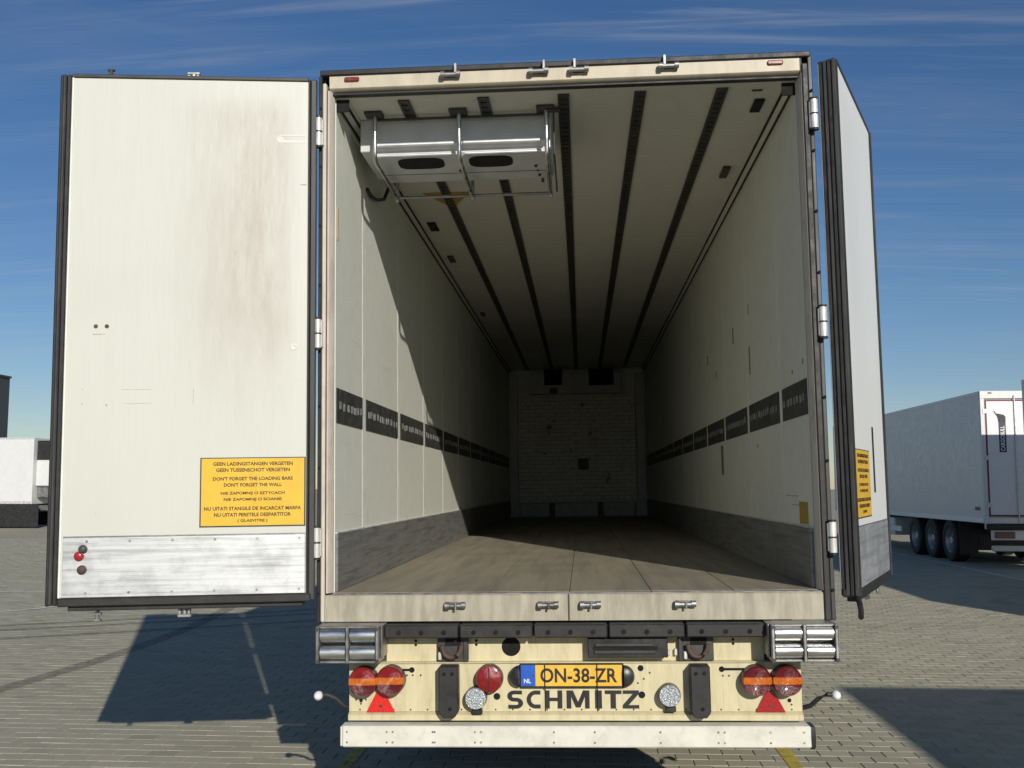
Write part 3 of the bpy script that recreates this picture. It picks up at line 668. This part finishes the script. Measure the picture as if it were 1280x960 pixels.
        for x0, x1, z0, z1 in ((1.07, 1.13, 1.362, 1.366), (0.83, 0.98, 1.0785, 1.080), (0.83, 0.96, 1.0075, 1.009), (1.17, 1.176, 1.078, 1.085), (1.17, 1.177, 1.004, 1.011), (1.05, 1.056, 0.995, 1.005), (0.055, 0.085, 2.156, 2.160),
                               (0.62, 0.6215, 1.0, 1.08), (0.42, 0.4215, 1.75, 1.80)):
            BX(bm, x0, x1, *sorted((s * 0.1158, s * 0.1163)), z0, z1)
        tag(OB('scuff_mark', bm, scuff_door, d), kind='stuff')
        # long scrape running to the hinge edge
        p('scrape', scrape_m, 0.06, 0.20, 0.1158, 0.1172, 2.385, 2.398, 0.0005); p('scrape', scrape_m, 0.06, 0.20, 0.1158, 0.1172, 2.42, 2.428, 0.0005)
    else:
        p('handle_slot', hole_m, 0.735, 0.80, 0.1163, 0.1176, 0.50, 0.865, 0)
        bm = bmesh.new(); TU(bm, [(0.03, s * 0.10, -0.01), (0.0, s * 0.115, -0.03), (-0.05, s * 0.13, -0.06), (-0.09, s * 0.135, -0.085)], 0.017, 10); OB('door_holder', bm, rubber, d)
    return d
ddir = math.atan2(-0.19, -1.28)
door(-1.318, 0.062, ddir, 1, False)
door(1.316, -0.045, R(67.6), -1, True)
# --- evaporator under the ceiling with its tube guard
bm = bmesh.new()
PYZ(bm, [(0.385, CE - 0.001), (0.388, 3.740), (0.402, 3.722), (0.432, 3.712), (0.434, 3.692), (0.450, 3.676), (0.70, 3.655), (0.93, 3.675), (0.95, CE - 0.001)], -1.085, -0.088)
ev = OB('evaporator', bm, housing_m, T)
box('end_cap', housing_m, ev, -1.165, -1.0855, 0.395, 0.94, 3.70, CE - 0.001, 0.004); box('end_cap', alu, ev, -0.0875, -0.07, 0.40, 0.94, 3.69, CE - 0.001, 0.004)
box('edge_moulding', alu, ev, -1.083, -0.59, 0.374, 0.404, 3.722, 3.741, 0.006); box('edge_moulding', alu, ev, -0.575, -0.10, 0.374, 0.404, 3.722, 3.741, 0.006)
box('edge_moulding', alu, ev, -1.083, -0.592, 0.424, 0.452, 3.677, 3.691, 0.005); box('edge_moulding', alu, ev, -0.573, -0.10, 0.424, 0.452, 3.677, 3.691, 0.005)
for a, b in ((-0.97, -0.70), (-0.555, -0.30)):
    bm = bmesh.new(); c = (a + b) / 2; hw = (b - a) / 2
    poly = []
    for k in range(24):
        t = 2 * math.pi * k / 24; poly.append((c + hw * math.copysign(abs(math.cos(t)) ** 0.5, math.cos(t)), 0.540 + 0.080 * math.copysign(abs(math.sin(t)) ** 0.6, math.sin(t))))
    zf = lambda v: 3.676 - (v - 0.450) * 0.021 / 0.25
    PR(bm, poly, lambda u, v: (u, v, zf(v) - 0.0005), lambda u, v: (u, v, zf(v) - 0.003)); OB('fan_opening', bm, hole_m, ev)
box('panel_seam', dark_metal, ev, -1.08, -0.09, 0.700, 0.706, 3.6535, 3.657, 0)
bm = bmesh.new()
for xx, yy in ((-0.16, 0.70), (-0.155, 0.80), (-0.14, 0.93), (-0.62, 0.66), (-0.17, 0.62)): CY(bm, (xx, yy, 3.69), (xx, yy, 3.650), 0.009, 8)
tag(OB('screw', bm, dark_metal, ev), kind='stuff')
for x in (-1.062, -0.585, -0.095):
    bm = bmesh.new(); TU(bm, [(x, 0.30, CE - 0.001), (x, 0.30, 3.66), (x, 0.308, 3.632), (x, 0.335, 3.615), (x, 0.60, 3.61), (x, 1.02, 3.60)], 0.0125, 12)
    BX(bm, x - 0.011, x + 0.011, 1.01, 1.03, 3.575, CE - 0.001, 0.003); OB('guard_hoop', bm, steel, ev)
    box('hoop_bracket', dark_metal, ev, x - 0.055, x + 0.045, 0.255, 0.345, CE - 0.018, CE - 0.0008, 0.003)
bm = bmesh.new(); TU(bm, [(-1.062, 0.345, CE - 0.024), (-0.095, 0.345, CE - 0.024)], 0.008, 8); OB('guard_bar', bm, dark_metal, ev)
bm = bmesh.new(); TU(bm, [(-1.062, 1.02, 3.605), (-0.095, 1.02, 3.605)], 0.010, 8); OB('guard_bar', bm, steel_dull, ev)
bm = bmesh.new(); TU(bm, [(-0.02, 0.30, CE - 0.02), (-0.095, 0.30, CE - 0.02)], 0.014, 8); OB('guard_bar', bm, dark_metal, ev)
bm = bmesh.new(); TU(bm, [(-0.055, 0.34, 3.87), (-0.055, 0.36, 3.64), (-0.055, 1.0, 3.61)], 0.006, 6); OB('drain_hose', bm, dark_metal, ev)
# --- rear end under the sill
bx_ = [-0.945, -0.566, -0.195, 0.177, 0.557, 0.947]
for a, b in zip(bx_, bx_[1:]):
    bb = box('buffer_bar', rubber, T, a + 0.004, b - 0.004, -0.075, 0.03, 1.032, 1.098, 0.006)
    for k in range(3):
        x = a + (b - a) * (0.2 + 0.3 * k); bm = bmesh.new(); CY(bm, (x, -0.0735, 1.06), (x, -0.079, 1.06), 0.012, 10); OB('bolt', bm, hole_m, bb)
for x0, x1 in ((-1.270, -0.955), (0.958, 1.275)):
    bm = bmesh.new(); w = (x1 - x0); xm = (x0 + x1) / 2; z0, z1 = 0.922, 1.104
    for a in (x0, xm - 0.008, x1 - 0.016): BX(bm, a, a + 0.016, -0.16, 0.0, z0, z1, 0.004)
    BX(bm, x0 + 0.017, x1 - 0.017, -0.145, 0.0, z1 - 0.012, z1 - 0.0005, 0.003); BX(bm, x0 + 0.017, x1 - 0.017, -0.145, 0.0, z0 + 0.0005, z0 + 0.012, 0.003)
    BX(bm, x0 + 0.017, x1 - 0.017, -0.06, 0.0, z0 + 0.013, z1 - 0.013); BX(bm, x1 + 0.002, x1 + 0.012, -0.12, 0.02, z0 + 0.02, z1, 0.003) if x0 < 0 else BX(bm, x0 - 0.012, x0 - 0.002, -0.12, 0.02, z0 + 0.02, z1, 0.003)
    dr = OB('dock_roller_unit', bm, steel_dull, T)
    for a, b in ((x0 + 0.02, xm - 0.012), (xm + 0.012, x1 - 0.02)):
        for z in (0.972, 1.056):
            bm = bmesh.new(); CY(bm, (a, -0.118, z), (b, -0.118, z), 0.037, 24); CY(bm, (a - 0.004, -0.118, z), (b + 0.004, -0.118, z), 0.012, 10); OB('roller', bm, roller_m, dr)
    bm = bmesh.new()
    for a in (x0 + 0.008, x1 - 0.008):
        for z in (0.935, 1.09): CY(bm, (a, -0.158, z), (a, -0.166, z), 0.009, 6)
    tag(OB('roller_bolt', bm, dark_metal, dr), kind='stuff')
up = box('upper_cross_panel', cream, T, -0.95, 0.95, 0.035, 0.05, 0.904, 1.03, 0.0)
def hole(x, z, r, y=0.0, parent=None):
    bm = bmesh.new(); CY(bm, (x, y - 0.0012, z), (x, y - 0.0002, z), r, 20); return OB('hole', bm, hole_m, parent)
hole(-0.313, 0.975, 0.048, 0.035, up)
for x, z in ((-0.80, 0.985), (-0.80, 1.005), (-0.49, 0.985), (-0.49, 1.005), (0.80, 0.985), (0.80, 1.005)): hole(x, z, 0.007, 0.035, up)
lip = box('panel_flange', cream, T, -1.10, 1.10, -0.010, 0.05, 0.8985, 0.9035, 0.0015)
lp = box('light_panel', cream, T, -1.136, 1.122, 0.0, 0.02, 0.661, 0.898, 0.0015)
bm = bmesh.new(); PYZ(bm, [(0.0, 0.6605), (-0.022, 0.648), (-0.022, 0.622), (0.02, 0.620), (0.02, 0.6605)], -1.136, 1.122); OB('lower_flange', bm, cream, lp)
for x, z, r in ((-0.385, 0.735, 0.017), (0.335, 0.872, 0.015), (0.338, 0.742, 0.017), (-0.815, 0.866, 0.014), (0.735, 0.866, 0.014), (-1.075, 0.715, 0.009), (1.06, 0.715, 0.010)): hole(x, z, r, 0.0, lp)
rp = random.Random(4)
bm = bmesh.new()
for k in range(26): 
    x = -1.08 + k * 0.086; CY(bm, (x, -0.0002, 0.671), (x, -0.0025, 0.671), 0.0045, 6)
for x, z in ((-0.84, 0.84), (-0.81, 0.84), (-0.77, 0.84), (0.38, 0.85), (0.35, 0.82), (0.32, 0.80), (0.74, 0.835), (0.77, 0.835), (-1.10, 0.72), (-1.05, 0.72), (-1.075, 0.70), (1.04, 0.74), (1.07, 0.695), (-0.45, 0.77)):
    CY(bm, (x, -0.0002, z), (x, -0.003, z), 0.005, 6)
tag(OB('panel_rivets', bm, dark_metal, lp), kind='stuff')
box('slot', hole_m, lp, -0.97, -0.815, -0.0016, -0.0003, 0.860, 0.872, 0); box('slot', hole_m, lp, 0.735, 0.88, -0.0016, -0.0003, 0.860, 0.872, 0)
for x in (-0.142, 0.118):
    bm = bmesh.new(); TU(bm, [(x, 0.0, 0.90), (x, -0.022, 0.893), (x, -0.024, 0.78), (x, -0.004, 0.765), (x, -0.004, 0.664)], 0.0028, 6); OB('thin_black_line', bm, black_plastic, lp)  # thin black line running down over plate and lettering
# upper recess: step box, tow hooks, clips
sb = box('step_box', black_plastic, T, 0.075, 0.47, -0.045, 0.034, 0.930, 1.024, 0.004)
box('step_tread', dark_metal, sb, 0.11, 0.40, -0.058, -0.0455, 0.985, 1.003); box('step_tread', dark_metal, sb, 0.105, 0.41, -0.056, -0.0455, 0.950, 0.968)
box('step_recess', hole_m, sb, 0.10, 0.42, -0.0475, -0.0455, 0.9685, 0.9845, 0)
for x in (-0.655, 0.575):
    th_ = box('tow_hook', dark_metal, T, x - 0.03, x + 0.125, 0.005, 0.034, 0.906, 1.028, 0.004)
    bm = bmesh.new(); TU(bm, [(x + 0.045 + 0.05 * math.cos(a), -0.02, 0.99 + 0.062 * math.sin(a)) for a in [math.pi * (1 + k / 10) for k in range(11)]], 0.012, 10); OB('hook_ring', bm, rust, th_)
    box('hook_gap', hole_m, th_, x + 0.01, x + 0.09, 0.0005, 0.004, 0.985, 1.027, 0)
    box('hook_clip', zinc, th_, x - 0.025, x - 0.008, -0.012, 0.004, 0.915, 0.955)
box('spacer', dark_metal, up, -0.553, -0.528, 0.0, 0.034, 0.905, 1.03); box('spacer', dark_metal, up, 0.525, 0.548, 0.0, 0.034, 0.905, 1.03)
box('clip', zinc, up, 0.47, 0.485, 0.01, 0.034, 0.93, 0.96); box('clip', zinc, up, 0.505, 0.52, 0.01, 0.034, 0.93, 0.965)
# lamps
MR = Matrix.Rotation(R(90), 4, 'X')          # local +Z points to -Y, towards the viewer
def disc_lamp(name, x, z, r, depth, lens_m, dome=0.02, housing=black_plastic):
    bm = bmesh.new(); LA(bm, [(0, 0), (r * 1.04, 0), (r * 1.06, depth * 0.5), (r * 1.03, depth), (r * 0.9, depth), (0, depth * 0.95)], 32, Matrix.Translation((x, -0.0006, z)) @ MR)
    h = OB(name, bm, housing, T)
    if lens_m: 
        bm = bmesh.new(); LA(bm, [(r, depth * 0.8), (r, depth + 0.004), (r * 0.96, depth + 0.010), (r * 0.7, depth + dome * 0.75), (r * 0.35, depth + dome), (0, depth + dome * 1.05)], 32, Matrix.Translation((x, -0.0006, z)) @ MR); OB('lens', bm, lens_m, h)
    return h
for x, z, dark in ((-1.054, 0.818, 0), (-0.916, 0.822, 0), (0.897, 0.819, 1), (1.043, 0.819, 1)):
    r, dp = 0.070, 0.062
    h = disc_lamp('tail_lamp', x, z, r, dp, None)
    for z0, z1, m, nm in ((0.020, 0.08, red_lens if not dark else dark_red_lens, 'stop_lens'), (-0.014, 0.0197, amber_lens, 'indicator_lens'), (-0.08, -0.0143, dark_red_lens, 'tail_lens')):
        bm = bmesh.new(); LA(bm, [(r * 1.03, dp * 0.7), (r * 1.03, dp + 0.004), (r * 0.97, dp + 0.010)] + [(r * (0.95 - 0.05 * q), dp + 0.011 + 0.008 * (1 - (0.95 - 0.05 * q) ** 2) - (0.0015 if q % 2 else 0.0)) for q in range(19)] + [(0, dp + 0.019)], 36, MR)
        for co, no in (((0, 0, z0), (0, 0, -1)), ((0, 0, z1), (0, 0, 1))):
            bmesh.ops.bisect_plane(bm, geom=bm.verts[:] + bm.edges[:] + bm.faces[:], plane_co=co, plane_no=no, clear_outer=True)
        for v in bm.verts: v.co += Vector((x, -0.0006, z))
        OB(nm, bm, m, h)
rl = disc_lamp('round_red_lamp', -0.419, 0.829, 0.066, 0.05, red_lens, 0.022)
box('lamp_cable_seam', black_plastic, rl, -0.421, -0.417, -0.0735, -0.066, 0.775, 0.885, 0)
for x, z in ((-0.487, 0.735), (0.472, 0.748)):
    h = disc_lamp('reversing_lamp', x, z, 0.052, 0.055, prism_lens, 0.012)
    box('lamp_foot', black_plastic, h, x - 0.02, x + 0.03, -0.04, -0.0005, z - 0.083, z - 0.055, 0.004)
for xc, m in ((-0.973, red_refl), (0.966, dark_red_refl)):
    bm = bmesh.new(); PXZ(bm, [(xc - 0.072, 0.6605), (xc + 0.072, 0.6605), (xc + 0.018, 0.763), (xc - 0.018, 0.763)], -0.012, -0.0004); t_ = OB('reflector_triangle', bm, m, T)
    bm = bmesh.new(); CY(bm, (xc, -0.0121, 0.69), (xc, -0.0145, 0.69), 0.008, 10); OB('screw', bm, dark_metal, t_)
# number plate
pl = box('number_plate', black_plastic, T, -0.268, 0.250, -0.014, -0.0005, 0.776, 0.897, 0.003)
box('plate_face', plate_y, pl, -0.190, 0.242, -0.0175, -0.0142, 0.788, 0.891, 0.001); box('country_strip', plate_b, pl, -0.263, -0.1902, -0.0175, -0.0142, 0.788, 0.891, 0.001)
text('plate_text', 'ON-38-ZR', ink, pl, -0.165, 0.218, 0.805, 0.876, -0.0176, bold=0.022)
text('country_code', 'NL', plate_w, pl, -0.247, -0.212, 0.803, 0.824, -0.0176, bold=0.02)
for x in (-0.2, 0.2):
    bm = bmesh.new(); CY(bm, (x, -0.0175, 0.84), (x, -0.019, 0.84), 0.005, 8)
    OB('plate_screw', bm, dark_metal, pl)
for s, x in ((-1, -0.2695), (1, 0.2515)):
    bm = bmesh.new(); LA(bm, [(0.052, 0), (0.052, 0.028), (0.045, 0.042), (0.03, 0.05), (0, 0.053)], 24, MR)
    bmesh.ops.bisect_plane(bm, geom=bm.verts[:] + bm.edges[:] + bm.faces[:], plane_co=(0, 0, 0), plane_no=(-s, 0, 0), clear_outer=True)
    bmesh.ops.holes_fill(bm, edges=bm.edges[:])
    for v in bm.verts: v.co += Vector((x, -0.0006, 0.836))
    OB('plate_lamp', bm, black_plastic, T)
def letter(poly, a, b):
    x0, x1 = -0.333 + 0.657 * a, -0.333 + 0.657 * b
    bm = bmesh.new(); PXZ(bm, [(x0 + (x1 - x0) * u, 0.676 + 0.088 * v) for u, v in poly], -0.0024, -0.0008); bm.normal_update(); bmesh.ops.triangulate(bm, faces=bm.faces[:]); OB('maker_letter', bm, ink, lp)
def ribbon(pts, hw, vw):
    L_, R_ = [], []
    for k, (x, y) in enumerate(pts):
        dx = pts[min(k + 1, len(pts) - 1)][0] - pts[max(k - 1, 0)][0]; dy = pts[min(k + 1, len(pts) - 1)][1] - pts[max(k - 1, 0)][1]; q = math.hypot(dx, dy)
        L_.append((x - dy / q * vw, y + dx / q * hw)); R_.append((x + dy / q * vw, y - dx / q * hw))
    return L_ + R_[::-1]
def arc(cx, cy, rx, ry, a0, a1, n=14): return [(cx + rx * math.cos(R(a0 + (a1 - a0) * k / n)), cy + ry * math.sin(R(a0 + (a1 - a0) * k / n))) for k in range(n + 1)]
sp_ = [(0.93, 0.89)] + arc(0.42, 0.695, 0.27, 0.20, 90, 270, 10) + arc(0.56, 0.295, 0.28, 0.20, 90, -90, 10) + [(0.06, 0.10)]
letter(ribbon(sp_, 0.105, 0.15), 0.0, 0.122)
letter(ribbon([(0.97, 0.885)] + arc(0.64, 0.5, 0.49, 0.39, 95, 265, 18) + [(0.97, 0.115)], 0.11, 0.15), 0.148, 0.257)
letter([(0, 0), (0.27, 0), (0.27, 0.41), (0.73, 0.41), (0.73, 0), (1, 0), (1, 1), (0.73, 1), (0.73, 0.6), (0.27, 0.6), (0.27, 1), (0, 1)], 0.288, 0.419)
letter([(0, 0), (0.2, 0), (0.2, 0.66), (0.40, 0.06), (0.60, 0.06), (0.8, 0.66), (0.8, 0), (1, 0), (1, 1), (0.72, 1), (0.5, 0.36), (0.28, 1), (0, 1)], 0.452, 0.626)
letter([(0, 0), (1, 0), (1, 1), (0, 1)], 0.668, 0.72)
letter([(0.34, 0), (0.66, 0), (0.66, 0.8), (1, 0.8), (1, 1), (0, 1), (0, 0.8), (0.34, 0.8)], 0.742, 0.868)
letter([(0, 0), (1, 0), (1, 0.19), (0.36, 0.19), (1, 0.82), (1, 1), (0.02, 1), (0.02, 0.81), (0.62, 0.81), (0, 0.19)], 0.876, 1.0)
# bumper posts and bar
for x0, x1 in ((-0.668, -0.572), (0.572, 0.668)):
    bm = bmesh.new(); PXZ(bm, [(x0, 0.895), (x0, 0.672), (x0 + 0.02, 0.645), (x1 - 0.02, 0.645), (x1, 0.672), (x1, 0.895)], -0.085, -0.0004)
    bmesh.ops.bevel(bm, geom=bm.edges[:], offset=0.005, segments=1, affect='EDGES'); bp = OB('bumper_post', bm, rubber, T)
    for a, z in (((x0 + x1) / 2 - 0.02, 0.86), ((x0 + x1) / 2 + 0.02, 0.86), ((x0 + x1) / 2 + 0.008, 0.69)): bm = bmesh.new(); CY(bm, (a, -0.084, z), (a, -0.090, z), 0.009, 10); OB('bolt', bm, hole_m, bp)
ub = box('underrun_bar', white_bar, T, -1.155, 1.145, -0.075, 0.045, 0.503, 0.606, 0.006)
bm = bmesh.new(); PYZ(bm, [(-0.07, 0.51), (-0.075, 0.55), (-0.07, 0.602), (0.04, 0.602), (0.04, 0.50), (-0.04, 0.49)], 1.1455, 1.166); OB('end_cap', bm, black_plastic, ub)
box('end_cap', white_bar, ub, -1.166, -1.1555, -0.07, 0.04, 0.506, 0.603)
bm = bmesh.new()
for x in [-1.13, -0.93, -0.90, -0.70, -0.69, -0.49, -0.46, -0.1, 0.1, 0.42, 0.70, 0.73, 0.95, 1.11]:
    for z in (0.528, 0.578): CY(bm, (x, -0.0745, z), (x, -0.0775, z), 0.0055, 6)
tag(OB('bolt', bm, steel_dull, ub), kind='stuff')
for s in (-1, 1):
    for k in (0.62,): box('bar_bracket', dark_metal, ub, *sorted((s * k - 0.04, s * k + 0.04)), 0.046, 0.12, 0.51, 1.0)
# marker arms
for s, x in ((-1, -1.286), (1, 1.280)):
    bm = bmesh.new(); TU(bm, [(s * 1.125, 0.03, 0.672), (s * 1.16, -0.005, 0.69), (s * 1.20, -0.02, 0.73), (s * 1.24, -0.025, 0.748), (x, -0.025, 0.747)], 0.0115, 10); ma = OB('marker_arm', bm, rubber, T)
    bm = bmesh.new(); bmesh.ops.create_uvsphere(bm, u_segments=18, v_segments=12, radius=0.023)
    for v in bm.verts: v.co = Vector((v.co.x, v.co.y * 1.5, v.co.z)) + Vector((x, -0.03, 0.745))
    OB('marker_lens', bm, plate_w, ma)
# --- running gear
ch = box('chassis', chassis_m, T, -0.62, -0.48, 0.06, 11.5, 0.80, 1.105); box('beam', chassis_m, ch, 0.48, 0.62, 0.06, 11.5, 0.80, 1.105)
for k in range(7): box('cross_member', chassis_m, ch, -0.479, 0.479, 0.3 + k * 1.6, 0.42 + k * 1.6, 0.85, 1.0)
box('rear_cross_member', chassis_m, ch, -1.10, 1.10, 0.051, 0.15, 0.66, 1.1)
for y in (2.55, 3.86, 5.17):
    bm = bmesh.new(); CY(bm, (-1.0, y, 0.5), (1.0, y, 0.5), 0.07, 14); BX(bm, -0.7, -0.45, y - 0.12, y + 0.5, 0.52, 0.79, 0.02); BX(bm, 0.45, 0.7, y - 0.12, y + 0.5, 0.52, 0.79, 0.02); OB('axle', bm, chassis_m, T)
    for s in (-1, 1):
        wheel(T, s * 1.03, y, 0.5 - 0.0138 * s * 1.03)
        bm = bmesh.new(); poly = [(y + 0.56 * math.cos(a), 0.52 + 0.55 * math.sin(a)) for a in [R(20 + 14 * k) for k in range(11)]]; poly += [(y + 0.54 * math.cos(a), 0.52 + 0.53 * math.sin(a)) for a in [R(160 - 14 * k) for k in range(11)]]
        PYZ(bm, poly, *sorted((s * 0.84, s * 1.24))); OB('mudguard', bm, black_plastic, T)
for s in (-1, 1):
    box('mud_flap', rubber, T, *sorted((s * 0.83, s * 1.25)), 1.86, 1.875, 0.22, 0.95)
    box('landing_leg', chassis_m, T, *sorted((s * 0.70, s * 0.84)), 10.6, 10.75, 0.0, 1.1)
    sg = box('side_guard', alu, T, *sorted((s * 1.20, s * 1.235)), 6.0, 10.2, 0.80, 0.93); box('guard_rail', alu, sg, *sorted((s * 1.20, s * 1.235)), 6.0, 10.2, 0.50, 0.63)
box('spare_carrier', chassis_m, T, -0.9, 0.9, 6.4, 7.6, 0.45, 0.75, 0.05)

# ================================================================== other trailers in the yard
def parked_trailer(loc, rotz, label, H=3.92, zb=1.0, cooler=False, shade_panel=False, far=False, seal=red_seal):
    t = tag(empty('parked_trailer', loc, (0, 0, rotz)), label, 'trailer', 'trailers parked in the yard')
    L = 13.6; w = 1.275
    bd = box('body', trailer_white, t, -w, w, 0.05, L, zb, H, 0.012)
    for s in (-1, 1):
        box('base_rail', alu, bd, *sorted((s * (w + 0.001), s * (w + 0.012))), 0.06, L - 0.02, zb + 0.01, zb + 0.13)
        box('roof_rail', alu, bd, *sorted((s * (w + 0.001), s * (w + 0.008))), 0.06, L - 0.02, H - 0.07, H - 0.012)
    box('side_plate', dark_metal, bd, -w - 0.004, -w - 0.0005, 0.25, 0.55, zb + 0.28, zb + 0.36, 0)
    fr = box('rear_frame', trailer_white, t, -w, w, 0.0, 0.0495, H - 0.17, H, 0.006)
    for s in (-1, 1): box('frame_post', trailer_white, fr, *sorted((s * w, s * (w - 0.09))), -0.002, 0.0495, zb - 0.12, H - 0.171, 0.005)
    box('frame_sill', alu, fr, -w + 0.091, w - 0.091, -0.004, 0.0495, zb, zb + 0.13)
    for x in (-1.1, 1.02): box('marker_lamp', red_lamp_hdr, fr, x, x + 0.08, -0.012, -0.0005, H - 0.06, H - 0.03)
    z0, z1 = zb + 0.16, H - 0.2
    for s in (-1, 1):
        d = box('door', trailer_grey, t, *sorted((s * 0.012, s * (w - 0.13))), 0.0, 0.04, z0 + 0.03, z1 - 0.03, 0.004)
        for a, b, c, e in ((0.012, w - 0.13, z1 - 0.029, z1), (0.012, w - 0.13, z0, z0 + 0.029)): box('seal', seal, d, *sorted((s * a, s * b)), 0.002, 0.045, c, e, 0.002)
        box('seal', seal, d, *sorted((s * (w - 0.129), s * (w - 0.085))), 0.002, 0.045, z0, z1, 0.002)
        for k in (0.22, 0.55):
            bm = bmesh.new(); CY(bm, (s * k, -0.022, zb + 0.05), (s * k, -0.022, H - 0.1), 0.014, 10); OB('lock_rod', bm, steel, d)
        for z in (z0 + 0.25, (z0 + z1) / 2, z1 - 0.25): box('hinge', zinc, d, *sorted((s * (w - 0.16), s * (w - 0.05))), -0.016, -0.001, z - 0.05, z + 0.05)
        if s < 0 and not far:
            box('logo_ground', purple, d, -0.90, -0.745, -0.003, -0.0005, H - 1.36, H - 0.62, 0)
            text('logo_text', 'CARGOBULL', plate_w, d, -0.87, -0.775, H - 1.33, H - 0.78, -0.0034, rot90=True, bold=0.02)
            bm = bmesh.new(); PXZ(bm, [(-0.93, H - 0.56), (-0.97, H - 0.50), (-1.0, H - 0.44), (-0.985, H - 0.435), (-0.945, H - 0.50), (-0.88, H - 0.51), (-0.78, H - 0.53), (-0.74, H - 0.58), (-0.745, H - 0.70), (-0.775, H - 0.70), (-0.79, H - 0.63), (-0.86, H - 0.63), (-0.87, H - 0.70), (-0.90, H - 0.70), (-0.915, H - 0.60)], -0.006, -0.0035); OB('logo_figure', bm, ink, d)
    box('buffer_bar', rubber, t, -w + 0.02, w - 0.02, -0.06, 0.06, zb - 0.14, zb - 0.005, 0.01)
    lp_ = box('light_panel', alu, t, -1.15, 1.15, 0.0, 0.04, 0.62, zb - 0.145)
    for s in (-1, 1):
        box('tail_lamp', dark_red_lens, lp_, *sorted((s * 0.66, s * 1.08)), -0.04, -0.0005, 0.66, 0.80, 0.01); box('number_holder', black_plastic, lp_, *sorted((s * 0.05, s * 0.3)), -0.01, -0.0005, 0.66, 0.76)
    box('underrun_bar', white_bar, t, -1.14, 1.14, -0.03, 0.08, 0.38, 0.50, 0.01)
    chs = box('chassis', chassis_m, t, -0.62, -0.46, 0.1, 11.5, 0.66, zb - 0.002); box('beam', chassis_m, chs, 0.46, 0.62, 0.1, 11.5, 0.66, zb - 0.002)
    box('dark_underbody_fill', chassis_m, t, -0.80, 0.80, 1.75, 5.75, 0.30, zb - 0.16, 0.02)  # dark box added to shut out the bright ground between the wheels
    for y in (2.4, 3.71, 5.02):
        bm = bmesh.new(); CY(bm, (-1.0, y, 0.5), (1.0, y, 0.5), 0.07, 12); OB('axle', bm, chassis_m, t)
        for s in (-1, 1): wheel(t, s * 1.06, y)
    for s in (-1, 1):
        box('mud_flap', rubber, t, *sorted((s * 0.82, s * 1.24)), 1.7, 1.72, 0.2, 0.95); box('landing_leg', chassis_m, t, *sorted((s * 0.70, s * 0.84)), 10.7, 10.85, 0.0, zb - 0.002)
        if shade_panel: box('underbody_shade', black_plastic, t, *sorted((s * 1.20, s * 1.24)), 0.3, 13.9, 0.04, zb - 0.004)  # black sheet standing in for the shadow under the body
        else: box('side_guard', alu, t, *sorted((s * 1.20, s * 1.24)), 6.2, 10.3, 0.55, 0.70)
    box('pallet_box', trailer_white, t, -1.18, 1.18, 7.0, 9.4, 0.42, 0.92, 0.02)
    if cooler:
        cu = box('cooling_unit', black_plastic, t, -1.0, 1.0, L + 0.001, L + 0.55, 2.97, 3.83, 0.03)
        box('lower_cover', trailer_white, cu, -1.02, 1.02, L + 0.001, L + 0.60, 1.82, 2.969, 0.04); box('fuel_tank', steel_dull, cu, -0.6, 0.75, L - 0.6, L + 0.50, 0.72, 0.98, 0.06)
        box('compressor', steel_dull, cu, -0.9, 0.9, L + 0.001, L + 0.5, 1.3, 1.819, 0.05)
        for k in range(6): box('grille_slat', dark_metal, cu, -0.85, 0.85, L + 0.551, L + 0.565, 3.05 + k * 0.12, 3.12 + k * 0.12)
    return t
parked_trailer((10.13, 18.3, 0), 0, 'white trailer with shut doors parked beyond the open right door', H=3.90, zb=0.98)
parked_trailer((10.09, 2.4, 0), 0, 'trailer at the right picture edge, only its dark front corner in view', H=3.91, far=True)
parked_trailer((7.01, -18.65, 0), 0, 'trailer out of view on the right whose shadow darkens the lower right paving', H=4.0, far=True)
parked_trailer((-37.62, 40.3, 0), R(-90), 'white trailer seen side-on beyond the open left door, black cooling unit on its front', H=3.95, zb=1.04, cooler=True, shade_panel=True, far=True)

# ================================================================== far warehouse
wh = tag(empty('warehouse', (-74.2, 118, 0)), 'tall dark grey warehouse at the left picture edge behind the parked trailer', 'building')
core = box('wall', clad, wh, -70, -0.1, 0.1, 7, 0, 15.9, 0)
for k in range(12):
    for j in range(3): box('cladding_panel', clad, core, -6.0 * (k + 1) + 0.02, -6.0 * k - 0.02, 0.0, 0.0995, 5.3 * j + 0.02, 5.3 * j + 5.28, 0.01)
box('roof_trim', dark_metal, wh, -70.1, 0.1, -0.1, 7.1, 15.9, 16.15, 0.02)
for k in range(5): box('loading_door', trailer_grey, wh, -10 - 9 * k, -6.8 - 9 * k, -0.06, -0.002, 0.02, 3.6, 0.02)
